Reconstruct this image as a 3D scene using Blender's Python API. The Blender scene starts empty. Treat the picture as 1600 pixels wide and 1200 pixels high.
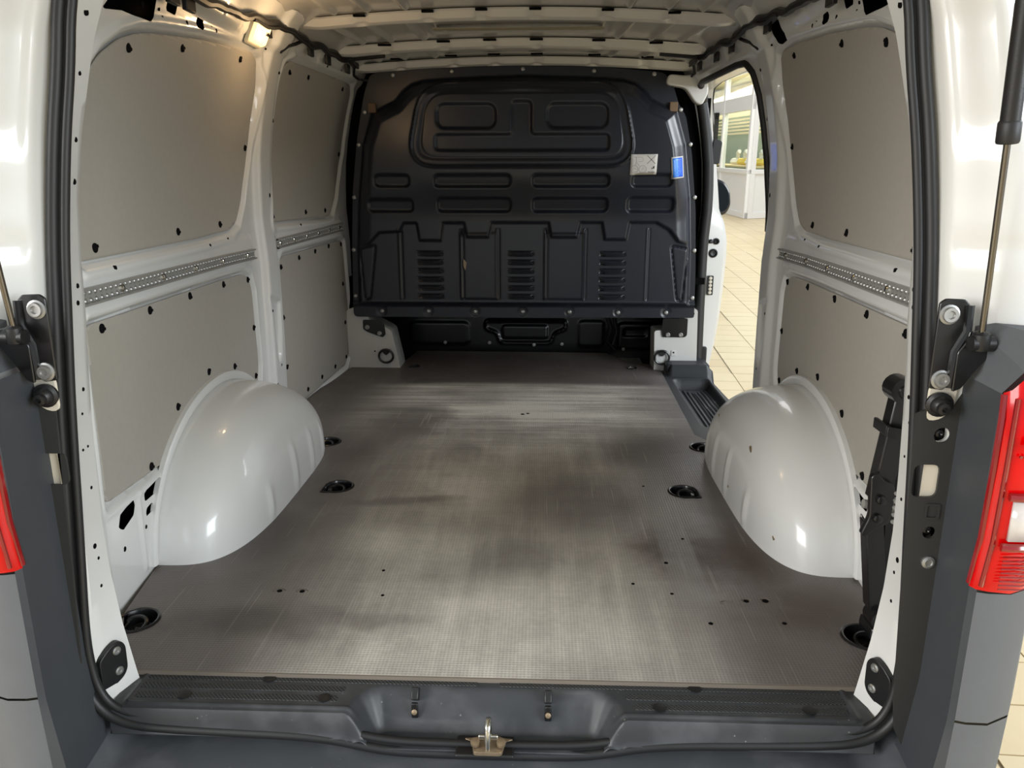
import bpy, bmesh, math, random
import numpy as np
from mathutils import Vector, Matrix, Euler

random.seed(4)
rng = np.random.default_rng(4)
scene = bpy.context.scene
C = scene.collection
PI = math.pi

# ------------------------------------------------------------------ camera, world, lights, exposure
cam_d = bpy.data.cameras.new('camera')
cam_d.sensor_fit = 'HORIZONTAL'
cam_d.sensor_width = 36.0
cam_d.lens = 36.0 * 1202.0 / 1600.0
cam_d.clip_start = 0.02
cam_d.clip_end = 200
cam = bpy.data.objects.new('camera', cam_d)
C.objects.link(cam)
cam.location = (0.0906, 0.0, 0.87)
YAW, PITCH, ROLL = 0.03916565, 0.2569604, 0.00086065
cam.rotation_euler = (Matrix.Rotation(YAW, 3, 'Z') @ Matrix.Rotation(PI/2 - PITCH, 3, 'X') @ Matrix.Rotation(-ROLL, 3, 'Z')).to_euler()
scene.camera = cam

world = bpy.data.worlds.new('showroom_light')
scene.world = world
world.use_nodes = True
wn = world.node_tree.nodes
wn['Background'].inputs['Color'].default_value = (0.86, 0.93, 1.0, 1)
wn['Background'].inputs['Strength'].default_value = 0.6

def area(name, loc, target, size, power, col, sizey=None):
    d = bpy.data.lights.new(name, 'AREA')
    d.energy = power
    d.color = col
    d.shape = 'RECTANGLE'
    d.size = size
    d.size_y = sizey or size
    o = bpy.data.objects.new(name, d)
    C.objects.link(o)
    o.location = loc
    o.rotation_euler = (Vector(target) - Vector(loc)).to_track_quat('-Z', 'Y').to_euler()
    return o
area('fill_behind_left', (-5.2, -2.5, 2.0), (0.5, 1.9, 0.5), 4.0, 360, (1.0, 0.99, 0.965), 2.6)  # added fill light, unseen, brightens the interior walls through the rear opening
area('fill_behind_right', (5.4, -2.5, 2.0), (-0.5, 1.9, 0.5), 4.0, 340, (0.90, 0.96, 1.0), 2.6)  # second added fill from the other side, no visible source
area('shop_window', (7.0, 5.0, 3.4), (0.9, 3.4, 0.2), 4.0, 270, (0.93, 0.97, 1.0), 2.6)
area('office_light', (5.45, 22.5, 3.35), (5.45, 22.5, 0.0), 0.9, 190, (1.0, 0.97, 0.88), 7.0)
area('ceiling_light', (4.0, 13.0, 6.5), (4.0, 13.5, 0.0), 6.0, 330, (1.0, 0.98, 0.95), 6.0)
vs = scene.view_settings
vs.view_transform = 'Standard'
vs.look = 'None'
vs.gamma = 1.0
vs.use_curve_mapping = False
vs.exposure = 0.25

# ------------------------------------------------------------------ materials
def lin(c):
    c = c / 255.0
    return c / 12.92 if c <= 0.04045 else ((c + 0.055) / 1.055) ** 2.4
def rgb(r, g, b): return (lin(r), lin(g), lin(b), 1.0)
def mat(name, col, rough=0.5, metal=0.0, coat=0.0, spec=0.5, noise=0.0, nscale=30.0, bump=0.0, bscale=200.0, trans=0.0, emis=None, estr=0.0):
    m = bpy.data.materials.new(name)
    m.use_nodes = True
    nt = m.node_tree
    b = nt.nodes['Principled BSDF']
    b.inputs['Base Color'].default_value = col
    b.inputs['Roughness'].default_value = rough
    b.inputs['Metallic'].default_value = metal
    b.inputs['Coat Weight'].default_value = coat
    b.inputs['Coat Roughness'].default_value = 0.08
    b.inputs['Specular IOR Level'].default_value = spec
    b.inputs['Transmission Weight'].default_value = trans
    if emis:
        b.inputs['Emission Color'].default_value = emis
        b.inputs['Emission Strength'].default_value = estr
    tc = nt.nodes.new('ShaderNodeTexCoord')
    if noise > 0:
        n = nt.nodes.new('ShaderNodeTexNoise')
        n.inputs['Scale'].default_value = nscale
        n.inputs['Detail'].default_value = 5
        nt.links.new(tc.outputs['Object'], n.inputs['Vector'])
        mx = nt.nodes.new('ShaderNodeMix')
        mx.data_type = 'RGBA'
        mx.inputs[6].default_value = tuple(x * (1 - noise) for x in col[:3]) + (1,)
        mx.inputs[7].default_value = tuple(min(1, x * (1 + noise)) for x in col[:3]) + (1,)
        nt.links.new(n.outputs['Fac'], mx.inputs[0])
        nt.links.new(mx.outputs[2], b.inputs['Base Color'])
    if bump > 0:
        n2 = nt.nodes.new('ShaderNodeTexNoise')
        n2.inputs['Scale'].default_value = bscale
        n2.inputs['Detail'].default_value = 3
        nt.links.new(tc.outputs['Object'], n2.inputs['Vector'])
        bp = nt.nodes.new('ShaderNodeBump')
        bp.inputs['Strength'].default_value = bump
        bp.inputs['Distance'].default_value = 0.002
        nt.links.new(n2.outputs['Fac'], bp.inputs['Height'])
        nt.links.new(bp.outputs['Normal'], b.inputs['Normal'])
    return m

M = {}
M['white'] = mat('white_paint', rgb(212, 212, 209), 0.3, coat=0.6, noise=0.015, nscale=6)
M['roofwhite'] = mat('primer_white', rgb(205, 202, 196), 0.3, coat=0.3, noise=0.03, nscale=9)
M['roofskin'] = mat('roof_skin_shaded', rgb(176, 174, 170), 0.22, coat=0.4, noise=0.05, nscale=7)  # roof paint made greyer: shade on the skin put into its colour
M['panel'] = mat('grey_hardboard', rgb(158, 153, 144), 0.62, noise=0.05, nscale=60, bump=0.15, bscale=500)
M['black'] = mat('black_plastic', rgb(24, 24, 25), 0.42, noise=0.15, nscale=12, bump=0.1, bscale=400)
M['gloss'] = mat('black_painted_steel', rgb(20, 20, 21), 0.28, coat=0.2)
M['trim'] = mat('trim_plastic', rgb(50, 50, 49), 0.5, noise=0.08, nscale=20, bump=0.1, bscale=500)
M['rubber'] = mat('seal_rubber', rgb(28, 28, 29), 0.5, noise=0.2, nscale=15)
M['void'] = mat('open_hole', rgb(9, 9, 10), 0.9, spec=0.1)
M['bulk'] = mat('bulkhead_paint', rgb(36, 39, 48), 0.30, noise=0.08, nscale=5, bump=0.06, bscale=300)
M['bumper'] = mat('bumper_plastic', rgb(88, 91, 95), 0.55, noise=0.06, nscale=25, bump=0.12, bscale=600)
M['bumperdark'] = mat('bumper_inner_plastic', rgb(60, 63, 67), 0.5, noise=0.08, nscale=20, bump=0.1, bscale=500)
M['zinc'] = mat('galvanised_steel', rgb(158, 157, 152), 0.45, metal=0.4, noise=0.12, nscale=60)
M['screw'] = mat('zinc_screw', rgb(168, 168, 166), 0.4, metal=0.8)
M['chrome'] = mat('polished_steel', rgb(210, 208, 200), 0.2, metal=1.0)
M['rod'] = mat('piston_rod', rgb(118, 113, 106), 0.25, metal=1.0)
M['rust'] = mat('rusty_brass', rgb(150, 132, 108), 0.45, metal=0.6, noise=0.3, nscale=90)
M['red'] = mat('red_lens', rgb(196, 0, 3), 0.16, coat=0.35, spec=0.25, noise=0.06, nscale=40)
M['darkred'] = mat('dark_red_lens', rgb(130, 6, 10), 0.15, coat=1.0)
M['amber'] = mat('amber_lens', rgb(250, 110, 10), 0.2, coat=0.6)
M['clear'] = mat('clear_lens', rgb(205, 200, 196), 0.2, coat=0.8, noise=0.12, nscale=120)
M['label'] = mat('label_paper', rgb(214, 211, 206), 0.5)
M['ink'] = mat('label_ink', rgb(30, 30, 32), 0.6)
M['greyink'] = mat('label_grey_ink', rgb(150, 150, 150), 0.6)
M['blue'] = mat('blue_sticker', rgb(10, 92, 222), 0.35)
M['lightblue'] = mat('light_blue_sticker', rgb(70, 140, 235), 0.35)
M['paleblue'] = mat('pale_blue_ink', rgb(150, 200, 250), 0.4)
M['step'] = mat('step_plastic', rgb(40, 43, 47), 0.5, noise=0.1, nscale=20, bump=0.15, bscale=500)
M['lamp'] = mat('lamp_lens', rgb(255, 225, 170), 0.3, emis=(1.0, 0.66, 0.30, 1), estr=1.3)
M['filament'] = mat('lamp_glow', rgb(255, 240, 200), 0.3, emis=(1.0, 0.86, 0.55, 1), estr=8.0)
M['cream'] = mat('cream_tape', rgb(216, 208, 186), 0.5)
M['tape'] = mat('olive_strip', rgb(150, 142, 120), 0.5)
M['edge'] = mat('worn_edge', rgb(116, 107, 96), 0.6)
M['foam'] = mat('brown_foam', rgb(120, 98, 76), 0.8)
M['buff'] = mat('buff_sealant', rgb(222, 214, 196), 0.5)
M['upvc'] = mat('white_frame', rgb(238, 238, 236), 0.35)
M['beige'] = mat('beige_wall', rgb(205, 196, 180), 0.8)
M['blind'] = mat('cream_blind', rgb(222, 208, 176), 0.7)
M['green'] = mat('grey_green_board', rgb(165, 178, 168), 0.7)
M['yellow'] = mat('yellow_plush', rgb(236, 205, 90), 0.9)
M['plush'] = mat('white_plush', rgb(240, 236, 226), 0.9)
M['wood'] = mat('pale_wood', rgb(222, 196, 140), 0.6)
M['mirror'] = mat('mirror_glass', rgb(48, 52, 54), 0.05, metal=1.0)
M['darkglass'] = mat('dark_tinted_glass', rgb(60, 72, 78), 0.06, coat=1.0)
# window glass: mostly see-through, mirror-like at a slant
g = bpy.data.materials.new('window_glass')
g.use_nodes = True
nt = g.node_tree
nt.nodes.clear()
out = nt.nodes.new('ShaderNodeOutputMaterial')
mixn = nt.nodes.new('ShaderNodeMixShader')
tr = nt.nodes.new('ShaderNodeBsdfTransparent')
tr.inputs['Color'].default_value = (0.9, 0.94, 0.92, 1)
gl = nt.nodes.new('ShaderNodeBsdfGlossy')
gl.inputs['Roughness'].default_value = 0.02
fr = nt.nodes.new('ShaderNodeFresnel')
fr.inputs['IOR'].default_value = 1.5
geo = nt.nodes.new('ShaderNodeNewGeometry')
mf = nt.nodes.new('ShaderNodeMath'); mf.operation = 'MULTIPLY_ADD'          # front face only: fresnel * (1 - backfacing)
mf.inputs[1].default_value = -1.0; mf.inputs[2].default_value = 1.0
nt.links.new(geo.outputs['Backfacing'], mf.inputs[0])
mm_ = nt.nodes.new('ShaderNodeMath'); mm_.operation = 'MULTIPLY'
nt.links.new(fr.outputs[0], mm_.inputs[0]); nt.links.new(mf.outputs[0], mm_.inputs[1])
nt.links.new(mm_.outputs[0], mixn.inputs[0])
nt.links.new(tr.outputs[0], mixn.inputs[1])
nt.links.new(gl.outputs[0], mixn.inputs[2])
nt.links.new(mixn.outputs[0], out.inputs[0])
M['glass'] = g

# node helper for the hand-made materials
class NT:
    def __init__(s, name):
        s.m = bpy.data.materials.new(name)
        s.m.use_nodes = True
        s.t = s.m.node_tree
        s.b = s.t.nodes['Principled BSDF']
        s.tc = s.t.nodes.new('ShaderNodeTexCoord').outputs['Object']
    def n(s, kind, **kw):
        x = s.t.nodes.new(kind)
        for k, v in kw.items():
            if k in x.inputs: x.inputs[k].default_value = v
            else: setattr(x, k, v)
        return x
    def l(s, a, b): s.t.links.new(a, b)
    def mapv(s, scale, loc=(0, 0, 0), rot=(0, 0, 0)):
        x = s.n('ShaderNodeMapping')
        x.inputs['Scale'].default_value = scale
        x.inputs['Location'].default_value = loc
        x.inputs['Rotation'].default_value = rot
        s.l(s.tc, x.inputs['Vector'])
        return x.outputs[0]
    def noise(s, scale, vec=None, detail=5, rough=0.55):
        x = s.n('ShaderNodeTexNoise', Scale=scale, Detail=detail, Roughness=rough)
        s.l(vec or s.tc, x.inputs['Vector'])
        return x.outputs['Fac']
    def ramp(s, v, a, b, ca=0.0, cb=1.0):
        x = s.n('ShaderNodeMapRange')
        x.interpolation_type = 'SMOOTHSTEP'
        x.inputs[1].default_value = a; x.inputs[2].default_value = b
        x.inputs[3].default_value = ca; x.inputs[4].default_value = cb
        s.l(v, x.inputs[0])
        return x.outputs[0]
    def math(s, op, a, b=None):
        x = s.n('ShaderNodeMath', operation=op)
        for i, v in enumerate((a, b)):
            if v is None: continue
            if isinstance(v, (int, float)): x.inputs[i].default_value = v
            else: s.l(v, x.inputs[i])
        return x.outputs[0]
    def mix(s, f, a, b):
        x = s.n('ShaderNodeMix', data_type='RGBA')
        for i, v in ((0, f), (6, a), (7, b)):
            if isinstance(v, tuple): x.inputs[i].default_value = v
            elif isinstance(v, (int, float)): x.inputs[i].default_value = v
            else: s.l(v, x.inputs[i])
        return x.outputs[2]

# worn anti-slip floor board
F = NT('worn_floor_board')
sep = F.n('ShaderNodeSeparateXYZ'); F.l(F.tc, sep.inputs[0])
X, Y = sep.outputs[0], sep.outputs[1]
patch = F.noise(3.2, detail=7, rough=0.6)
broad = F.noise(1.5, F.mapv((1.2, 0.8, 1), (2, 5, 0)), 4)
streakx = F.noise(2.4, F.mapv((0.6, 9.0, 1)), 7, 0.7)       # scuffs across the van
streaky = F.noise(2.4, F.mapv((7.0, 0.7, 1), (3, 1, 0)), 7, 0.65)   # scuffs along the van
fine = F.noise(70.0, detail=3)
def blob(cx, cy, rx, ry):
    dx = F.math('DIVIDE', F.math('SUBTRACT', F.math('ADD', X, F.math('MULTIPLY', F.math('SUBTRACT', patch, 0.5), 0.3)), cx), rx)
    dy = F.math('DIVIDE', F.math('SUBTRACT', F.math('ADD', Y, F.math('MULTIPLY', F.math('SUBTRACT', broad, 0.5), 0.4)), cy), ry)
    return F.ramp(F.math('SQRT', F.math('ADD', F.math('MULTIPLY', dx, dx), F.math('MULTIPLY', dy, dy))), 1.0, 0.25)
ax = F.math('ABSOLUTE', F.math('ADD', X, 0.0))
centre = F.ramp(F.math('ADD', ax, F.math('MULTIPLY', F.math('SUBTRACT', patch, 0.5), 0.25)), 0.56, 0.26)
wide = F.ramp(ax, 0.75, 0.35)
band = F.math('MULTIPLY', F.ramp(Y, 2.35, 2.85), F.ramp(Y, 3.36, 3.26))
mid_y = F.math('MULTIPLY', F.ramp(Y, 3.36, 3.26), F.ramp(Y, 1.1, 1.35, 0.8, 1.0))
wear = F.math('MULTIPLY', F.math('MAXIMUM', centre, F.math('MULTIPLY', band, wide)), mid_y)
level = F.math('ADD', 0.32, F.math('MULTIPLY', F.ramp(patch, 0.34, 0.66), 0.30))
level = F.math('ADD', level, F.math('MULTIPLY', F.ramp(streakx, 0.38, 0.66), F.math('ADD', F.math('MULTIPLY', band, 0.5), 0.08)))
level = F.math('ADD', level, F.math('MULTIPLY', F.ramp(streaky, 0.42, 0.68), F.math('SUBTRACT', 0.22, F.math('MULTIPLY', band, 0.2))))
for bl in ((-.25, 1.74, .30, .14), (.02, 1.42, .36, .30), (-.08, 2.1, .16, .3), (.1, 2.9, .4, .2)):
    level = F.math('ADD', level, F.math('MULTIPLY', blob(*bl), 0.32))
for bl, k in (((-.40, 2.75, .24, .40), .75), ((.20, 1.98, .26, .36), .62), ((.38, 2.45, .14, .22), .5), ((-.30, 2.02, .30, .05), .5), ((.0, 1.66, .16, .10), .35), ((-.35, 1.42, .28, .05), .45)):
    level = F.math('MULTIPLY', level, F.math('SUBTRACT', 1.0, F.math('MULTIPLY', blob(*bl), k)))
amount = F.math('MULTIPLY', F.math('MULTIPLY', wear, F.math('MINIMUM', level, 1.1)), F.math('ADD', F.math('MULTIPLY', fine, 0.4), 0.75))
base = F.mix(F.noise(5.0), rgb(94, 88, 85), rgb(120, 113, 109))
col = F.mix(amount, base, rgb(226, 221, 210))
brown = F.math('MULTIPLY', F.math('MAXIMUM', blob(.52, 1.72, .26, .26), F.math('MULTIPLY', blob(.68, 1.5, .2, .16), .7)), F.ramp(patch, 0.3, 0.6, 0.35, 0.95))
col = F.mix(brown, col, rgb(66, 48, 36))
dark = F.math('MULTIPLY', F.math('MAXIMUM', blob(-.50, 1.36, .22, .07), blob(-.63, 1.75, .12, .2)), 0.5)
col = F.mix(dark, col, rgb(48, 42, 40))
strip = F.math('MULTIPLY', F.ramp(F.math('ABSOLUTE', F.math('SUBTRACT', X, .425)), .046, .034), F.math('MULTIPLY', F.ramp(Y, 1.42, 1.5), F.ramp(Y, 2.35, 2.1)))
col = F.mix(F.math('MULTIPLY', strip, .5), col, rgb(140, 136, 134))
# thin straight scratches
for ang, sc2, th, loc in ((0.15, (95, 3.0, 1), .68, (0, 0, 0)), (-0.5, (110, 4.0, 1), .69, (4, 2, 0)), (1.3, (90, 3.0, 1), .69, (8, 5, 0))):
    nn = F.noise(1.0, F.mapv(sc2, loc, (0, 0, ang)), 2, 0.4)
    col = F.mix(F.math('MULTIPLY', F.ramp(nn, th, th + .03), F.math('ADD', F.math('MULTIPLY', wear, .22), .10)), col, rgb(205, 200, 190))
# woven-mesh pressing of the coating
mesh1 = F.n('ShaderNodeTexChecker', Scale=1.0)
F.l(F.mapv((280, 280, 280)), mesh1.inputs['Vector'])
wvx = F.math('SINE', F.math('MULTIPLY', X, 900.0)); wvy = F.math('SINE', F.math('MULTIPLY', Y, 900.0))
grid = F.math('MULTIPLY', F.math('ADD', wvx, wvy), 0.5)
col = F.mix(F.ramp(grid, -0.3, 1.0, 0.0, 0.28), col, rgb(54, 48, 44))
F.l(col, F.b.inputs['Base Color'])
F.b.inputs['Specular IOR Level'].default_value = 0.45
F.l(F.ramp(patch, 0.3, 0.7, 0.36, 0.52), F.b.inputs['Roughness'])
bp = F.n('ShaderNodeBump', Strength=0.25, Distance=0.0008)
F.l(F.math('ADD', grid, fine), bp.inputs['Height'])
F.l(bp.outputs[0], F.b.inputs['Normal'])
M['board'] = F.m

# sill treads: fine diagonal ribbing
F = NT('ribbed_tread_plastic')
sep = F.n('ShaderNodeSeparateXYZ'); F.l(F.tc, sep.inputs[0])
dg = F.math('SINE', F.math('MULTIPLY', F.math('ADD', sep.outputs[0], sep.outputs[1]), 900.0))
dg2 = F.math('SINE', F.math('MULTIPLY', F.math('SUBTRACT', sep.outputs[0], sep.outputs[1]), 900.0))
hh = F.math('MAXIMUM', dg, F.math('MULTIPLY', dg2, 0.4))
F.l(F.mix(F.ramp(hh, -0.2, 1.0), rgb(22, 23, 24), rgb(70, 72, 73)), F.b.inputs['Base Color'])
F.b.inputs['Roughness'].default_value = 0.55
bp = F.n('ShaderNodeBump', Strength=0.6, Distance=0.001)
F.l(hh, bp.inputs['Height']); F.l(bp.outputs[0], F.b.inputs['Normal'])
M['tread'] = F.m

# dusty sill / bumper-step plastic with scuffs
for key_, nm_, lo_, hi_ in (('sill', 'scuffed_sill_plastic', rgb(52, 54, 57), rgb(88, 90, 92)), ('bumpstep', 'scuffed_bumper_plastic', rgb(80, 83, 87), rgb(112, 114, 116))):
    F = NT(nm_)
    nz = F.noise(9.0, detail=6)
    st = F.noise(5.0, F.mapv((0.6, 6, 3)), 6)
    speck = F.n('ShaderNodeTexVoronoi', Scale=90.0)
    F.l(F.tc, speck.inputs['Vector'])
    sp = F.math('MULTIPLY', F.ramp(speck.outputs['Distance'], 0.16, 0.08), F.ramp(F.noise(14.0), 0.55, 0.65, 0, 0.5))
    c = F.mix(F.math('MULTIPLY', F.ramp(nz, 0.45, 0.75), 0.6), lo_, hi_)
    c = F.mix(F.ramp(st, 0.6, 0.8, 0, 0.35), c, rgb(110, 110, 110))
    c = F.mix(sp, c, rgb(170, 168, 165))
    F.l(c, F.b.inputs['Base Color'])
    F.l(F.ramp(nz, 0.3, 0.7, 0.36, 0.55), F.b.inputs['Roughness'])
    M[key_] = F.m

# showroom tiles
TILE = (0.30, 0.20)
F = NT('cream_floor_tile')
inf = F.n('ShaderNodeObjectInfo')
F.l(F.mix(F.noise(6.0), F.mix(inf.outputs['Random'], rgb(206, 182, 138), rgb(218, 198, 156)), rgb(222, 204, 166)), F.b.inputs['Base Color'])
F.b.inputs['Roughness'].default_value = 0.3
M['tile'] = F.m
F = NT('tiled_floor_field')
br = F.n('ShaderNodeTexBrick')
br.offset = 0.0; br.squash = 1.0
br.inputs['Color1'].default_value = rgb(210, 187, 144); br.inputs['Color2'].default_value = rgb(219, 199, 158)
br.inputs['Mortar'].default_value = rgb(150, 132, 104)
br.inputs['Scale'].default_value = 1.0
br.inputs['Mortar Size'].default_value = 0.004
br.inputs['Brick Width'].default_value = TILE[0]; br.inputs['Row Height'].default_value = TILE[1]
F.l(F.tc, br.inputs['Vector'])
F.l(br.outputs['Color'], F.b.inputs['Base Color'])
F.b.inputs['Roughness'].default_value = 0.35
M['tilefield'] = F.m

# ------------------------------------------------------------------ mesh helpers
class MB:
    def __init__(s): s.v = []; s.f = []
    def add(s, vs_, fs_):
        k = len(s.v)
        s.v += [tuple(map(float, p)) for p in vs_]
        s.f += [tuple(i + k for i in f) for f in fs_]
        return s
    def box(s, c, size, R=None):
        c = Vector(c); h = [x / 2 for x in size]
        p = [Vector((sx * h[0], sy * h[1], sz * h[2])) for sx in (-1, 1) for sy in (-1, 1) for sz in (-1, 1)]
        if R is not None: p = [R @ q for q in p]
        return s.add([c + q for q in p], [(0, 1, 3, 2), (4, 6, 7, 5), (0, 4, 5, 1), (2, 3, 7, 6), (0, 2, 6, 4), (1, 5, 7, 3)])
    def lathe(s, prof, origin=(0, 0, 0), axis=(0, 0, 1), seg=16):
        # prof: list of (radius, height along axis)
        q = Vector((0, 0, 1)).rotation_difference(Vector(axis).normalized()).to_matrix()
        o = Vector(origin); vs_ = []; fs_ = []
        for r, h in prof:
            for k in range(seg):
                a = 2 * PI * k / seg
                vs_.append(o + q @ Vector((r * math.cos(a), r * math.sin(a), h)))
        for i in range(len(prof) - 1):
            for k in range(seg):
                k2 = (k + 1) % seg
                fs_.append((i * seg + k, i * seg + k2, (i + 1) * seg + k2, (i + 1) * seg + k))
        fs_.append(tuple(range(seg))[::-1]); fs_.append(tuple((len(prof) - 1) * seg + k for k in range(seg)))
        return s.add(vs_, fs_)
    def tube(s, pts, r, seg=8, closed=False, flat=1.0):
        pts = [Vector(p) for p in pts]; n = len(pts); vs_ = []; fs_ = []
        up = None
        for i, p in enumerate(pts):
            a = pts[(i - 1) % n] if (closed or i > 0) else p
            b = pts[(i + 1) % n] if (closed or i < n - 1) else p
            t = (b - a).normalized()
            if up is None:
                up = Vector((0, 0, 1)) if abs(t.z) < 0.9 else Vector((0, 1, 0))
            u = (up - t * up.dot(t)).normalized(); w = t.cross(u); up = u
            rr = r[i] if isinstance(r, (list, tuple)) else r
            for k in range(seg):
                an = 2 * PI * k / seg
                vs_.append(p + u * math.cos(an) * rr + w * math.sin(an) * rr * flat)
        m = n if closed else n - 1
        for i in range(m):
            j = (i + 1) % n
            for k in range(seg):
                k2 = (k + 1) % seg
                fs_.append((i * seg + k, i * seg + k2, j * seg + k2, j * seg + k))
        if not closed:
            fs_.append(tuple(range(seg))[::-1]); fs_.append(tuple((n - 1) * seg + k for k in range(seg)))
        return s.add(vs_, fs_)
    def prism(s, poly, o, ux, uy, depth):
        # outline poly in the frame (o, ux, uy), extruded by depth along ux x uy
        o = Vector(o); ux = Vector(ux).normalized(); uy = Vector(uy).normalized(); uz = ux.cross(uy)
        n = len(poly)
        a = [o + ux * p[0] + uy * p[1] for p in poly]
        return s.add(a + [p + uz * depth for p in a],
                     [tuple(range(n))[::-1], tuple(range(n, 2 * n))] + [(i, (i + 1) % n, n + (i + 1) % n, n + i) for i in range(n)])
    def grid(s, P):
        n, m = len(P), len(P[0])
        return s.add([p for row in P for p in row],
                     [(i * m + j, (i + 1) * m + j, (i + 1) * m + j + 1, i * m + j + 1) for i in range(n - 1) for j in range(m - 1)])

def mesh_of(name, v, f, smooth=True, ang=40):
    me = bpy.data.meshes.new(name)
    me.from_pydata(v, [], f)
    me.update()
    if smooth and len(me.polygons):
        me.polygons.foreach_set('use_smooth', [True] * len(me.polygons))
        me.set_sharp_from_angle(angle=math.radians(ang))
    return me

def link(name, me, m, parent=None, loc=None):
    if m is not None and not me.materials:
        me.materials.append(M[m] if isinstance(m, str) else m)
    o = bpy.data.objects.new(name, me)
    C.objects.link(o)
    if parent is not None: o.parent = parent
    if loc is not None: o.location = loc
    return o

def obj(name, mb, m, parent=None, bevel=0.0, smooth=True, ang=40, solid=0.0, normals=True):
    me = mesh_of(name, mb.v, mb.f, smooth, ang)
    if normals:
        bm = bmesh.new(); bm.from_mesh(me)
        bmesh.ops.recalc_face_normals(bm, faces=bm.faces)
        bm.to_mesh(me); bm.free()
    o = link(name, me, m, parent)
    if parent is not None and parent.location.length > 0 and parent.rotation_euler.x == 0:
        me.transform(Matrix.Translation(-parent.location))
    if solid:
        md = o.modifiers.new('solid', 'SOLIDIFY'); md.thickness = solid; md.offset = 0
    if bevel:
        md = o.modifiers.new('bevel', 'BEVEL'); md.width = bevel; md.segments = 2
        md.limit_method = 'ANGLE'; md.angle_limit = math.radians(40)
    return o

def tag(o, label, cat, group=None):
    o['label'] = label; o['category'] = cat
    if group: o['group'] = group
    return o
def thing(name, label, cat, loc, group=None):
    o = bpy.data.objects.new(name, None)
    o.empty_display_size = 0.05
    C.objects.link(o); o.location = loc
    return tag(o, label, cat, group)
def struct(o, label=None):
    o['kind'] = 'structure'
    if label: o['label'] = label
    return o
def stuff(o):
    o['kind'] = 'stuff'
    return o

def fillet(poly, r, n=5):
    out_ = []; m = len(poly)
    for i in range(m):
        p = Vector(poly[i][:2]); a = Vector(poly[i - 1][:2]); b = Vector(poly[(i + 1) % m][:2])
        rr = poly[i][2] if len(poly[i]) > 2 else r
        d1 = (a - p); d2 = (b - p)
        k = min(rr, d1.length * 0.48, d2.length * 0.48)
        p1 = p + d1.normalized() * k; p2 = p + d2.normalized() * k
        for j in range(n + 1):
            t = j / n
            out_.append(tuple((1 - t) ** 2 * p1 + 2 * t * (1 - t) * p + t * t * p2))
    return out_
def rrect(x0, x1, y0, y1, r, n=5): return fillet([(x0, y0), (x1, y0), (x1, y1), (x0, y1)], r, n)
def circle(cx, cy, r, n=24, ry=None): return [(cx + r * math.cos(2 * PI * k / n), cy + (ry or r) * math.sin(2 * PI * k / n)) for k in range(n)]

def plate(polys, depth):
    # flat plate with real cut-outs (first outline is the rim), local XY, thickness along Z, bottom at z=0
    cu = bpy.data.curves.new('plate', 'CURVE')
    cu.dimensions = '2D'; cu.fill_mode = 'BOTH'; cu.extrude = depth / 2
    for p in polys:
        sp_ = cu.splines.new('POLY'); sp_.points.add(len(p) - 1)
        sp_.points.foreach_set('co', [c_ for q in p for c_ in (q[0], q[1], 0, 1)])
        sp_.use_cyclic_u = True
    o = bpy.data.objects.new('plate', cu)
    me = bpy.data.meshes.new_from_object(o)
    bpy.data.objects.remove(o); bpy.data.curves.remove(cu)
    me.transform(Matrix.Translation((0, 0, depth / 2)))
    return me
def frame(o, ux, uy):
    ux = Vector(ux).normalized(); uy = Vector(uy).normalized(); uz = ux.cross(uy).normalized()
    return Matrix(((ux.x, uy.x, uz.x, o[0]), (ux.y, uy.y, uz.y, o[1]), (ux.z, uy.z, uz.z, o[2]), (0, 0, 0, 1)))
def plate_obj(name, polys, depth, o, ux, uy, m, parent=None, bevel=0.0):
    me = plate(polys, depth)
    me.transform(frame(o, ux, uy))
    if parent is not None: me.transform(Matrix.Translation(-parent.location))
    ob = link(name, me, m, parent)
    if bevel:
        md = ob.modifiers.new('bevel', 'BEVEL'); md.width = bevel; md.segments = 2
        md.limit_method = 'ANGLE'; md.angle_limit = math.radians(50)
    return ob

# signed distances (numpy), negative inside
def sd_poly(px, py, poly):
    poly = np.array([p[:2] for p in poly], float)
    d = np.full(px.shape, 1e9); sgn = np.ones(px.shape)
    n = len(poly)
    for i in range(n):
        a = poly[i]; b = poly[i - 1]
        e = b - a; wx = px - a[0]; wy = py - a[1]
        t = np.clip((wx * e[0] + wy * e[1]) / (e @ e + 1e-12), 0, 1)
        d = np.minimum(d, (wx - e[0] * t) ** 2 + (wy - e[1] * t) ** 2)
        c1 = py >= a[1]; c2 = py < b[1]; c3 = e[0] * wy > e[1] * wx
        flip = (c1 & c2 & c3) | (~c1 & ~c2 & ~c3)
        sgn = np.where(flip, -sgn, sgn)
    return sgn * np.sqrt(d)
def sd_box(px, py, x0, x1, y0, y1, r=0.0):
    qx = np.abs(px - (x0 + x1) / 2) - (x1 - x0) / 2 + r
    qy = np.abs(py - (y0 + y1) / 2) - (y1 - y0) / 2 + r
    return np.hypot(np.maximum(qx, 0), np.maximum(qy, 0)) + np.minimum(np.maximum(qx, qy), 0) - r
def sd_seg(px, py, a, b, r):
    ex, ey = b[0] - a[0], b[1] - a[1]
    t = np.clip(((px - a[0]) * ex + (py - a[1]) * ey) / (ex * ex + ey * ey + 1e-12), 0, 1)
    return np.hypot(px - a[0] - ex * t, py - a[1] - ey * t) - r
def sm(d, w):
    # 1 inside the outline, 0 outside, soft over a width w
    t = np.clip(0.5 - d / w, 0, 1)
    return t * t * (3 - 2 * t)
def smooth(x, a, b):
    t = np.clip((x - a) / (b - a), 0, 1)
    return t * t * (3 - 2 * t)

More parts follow.
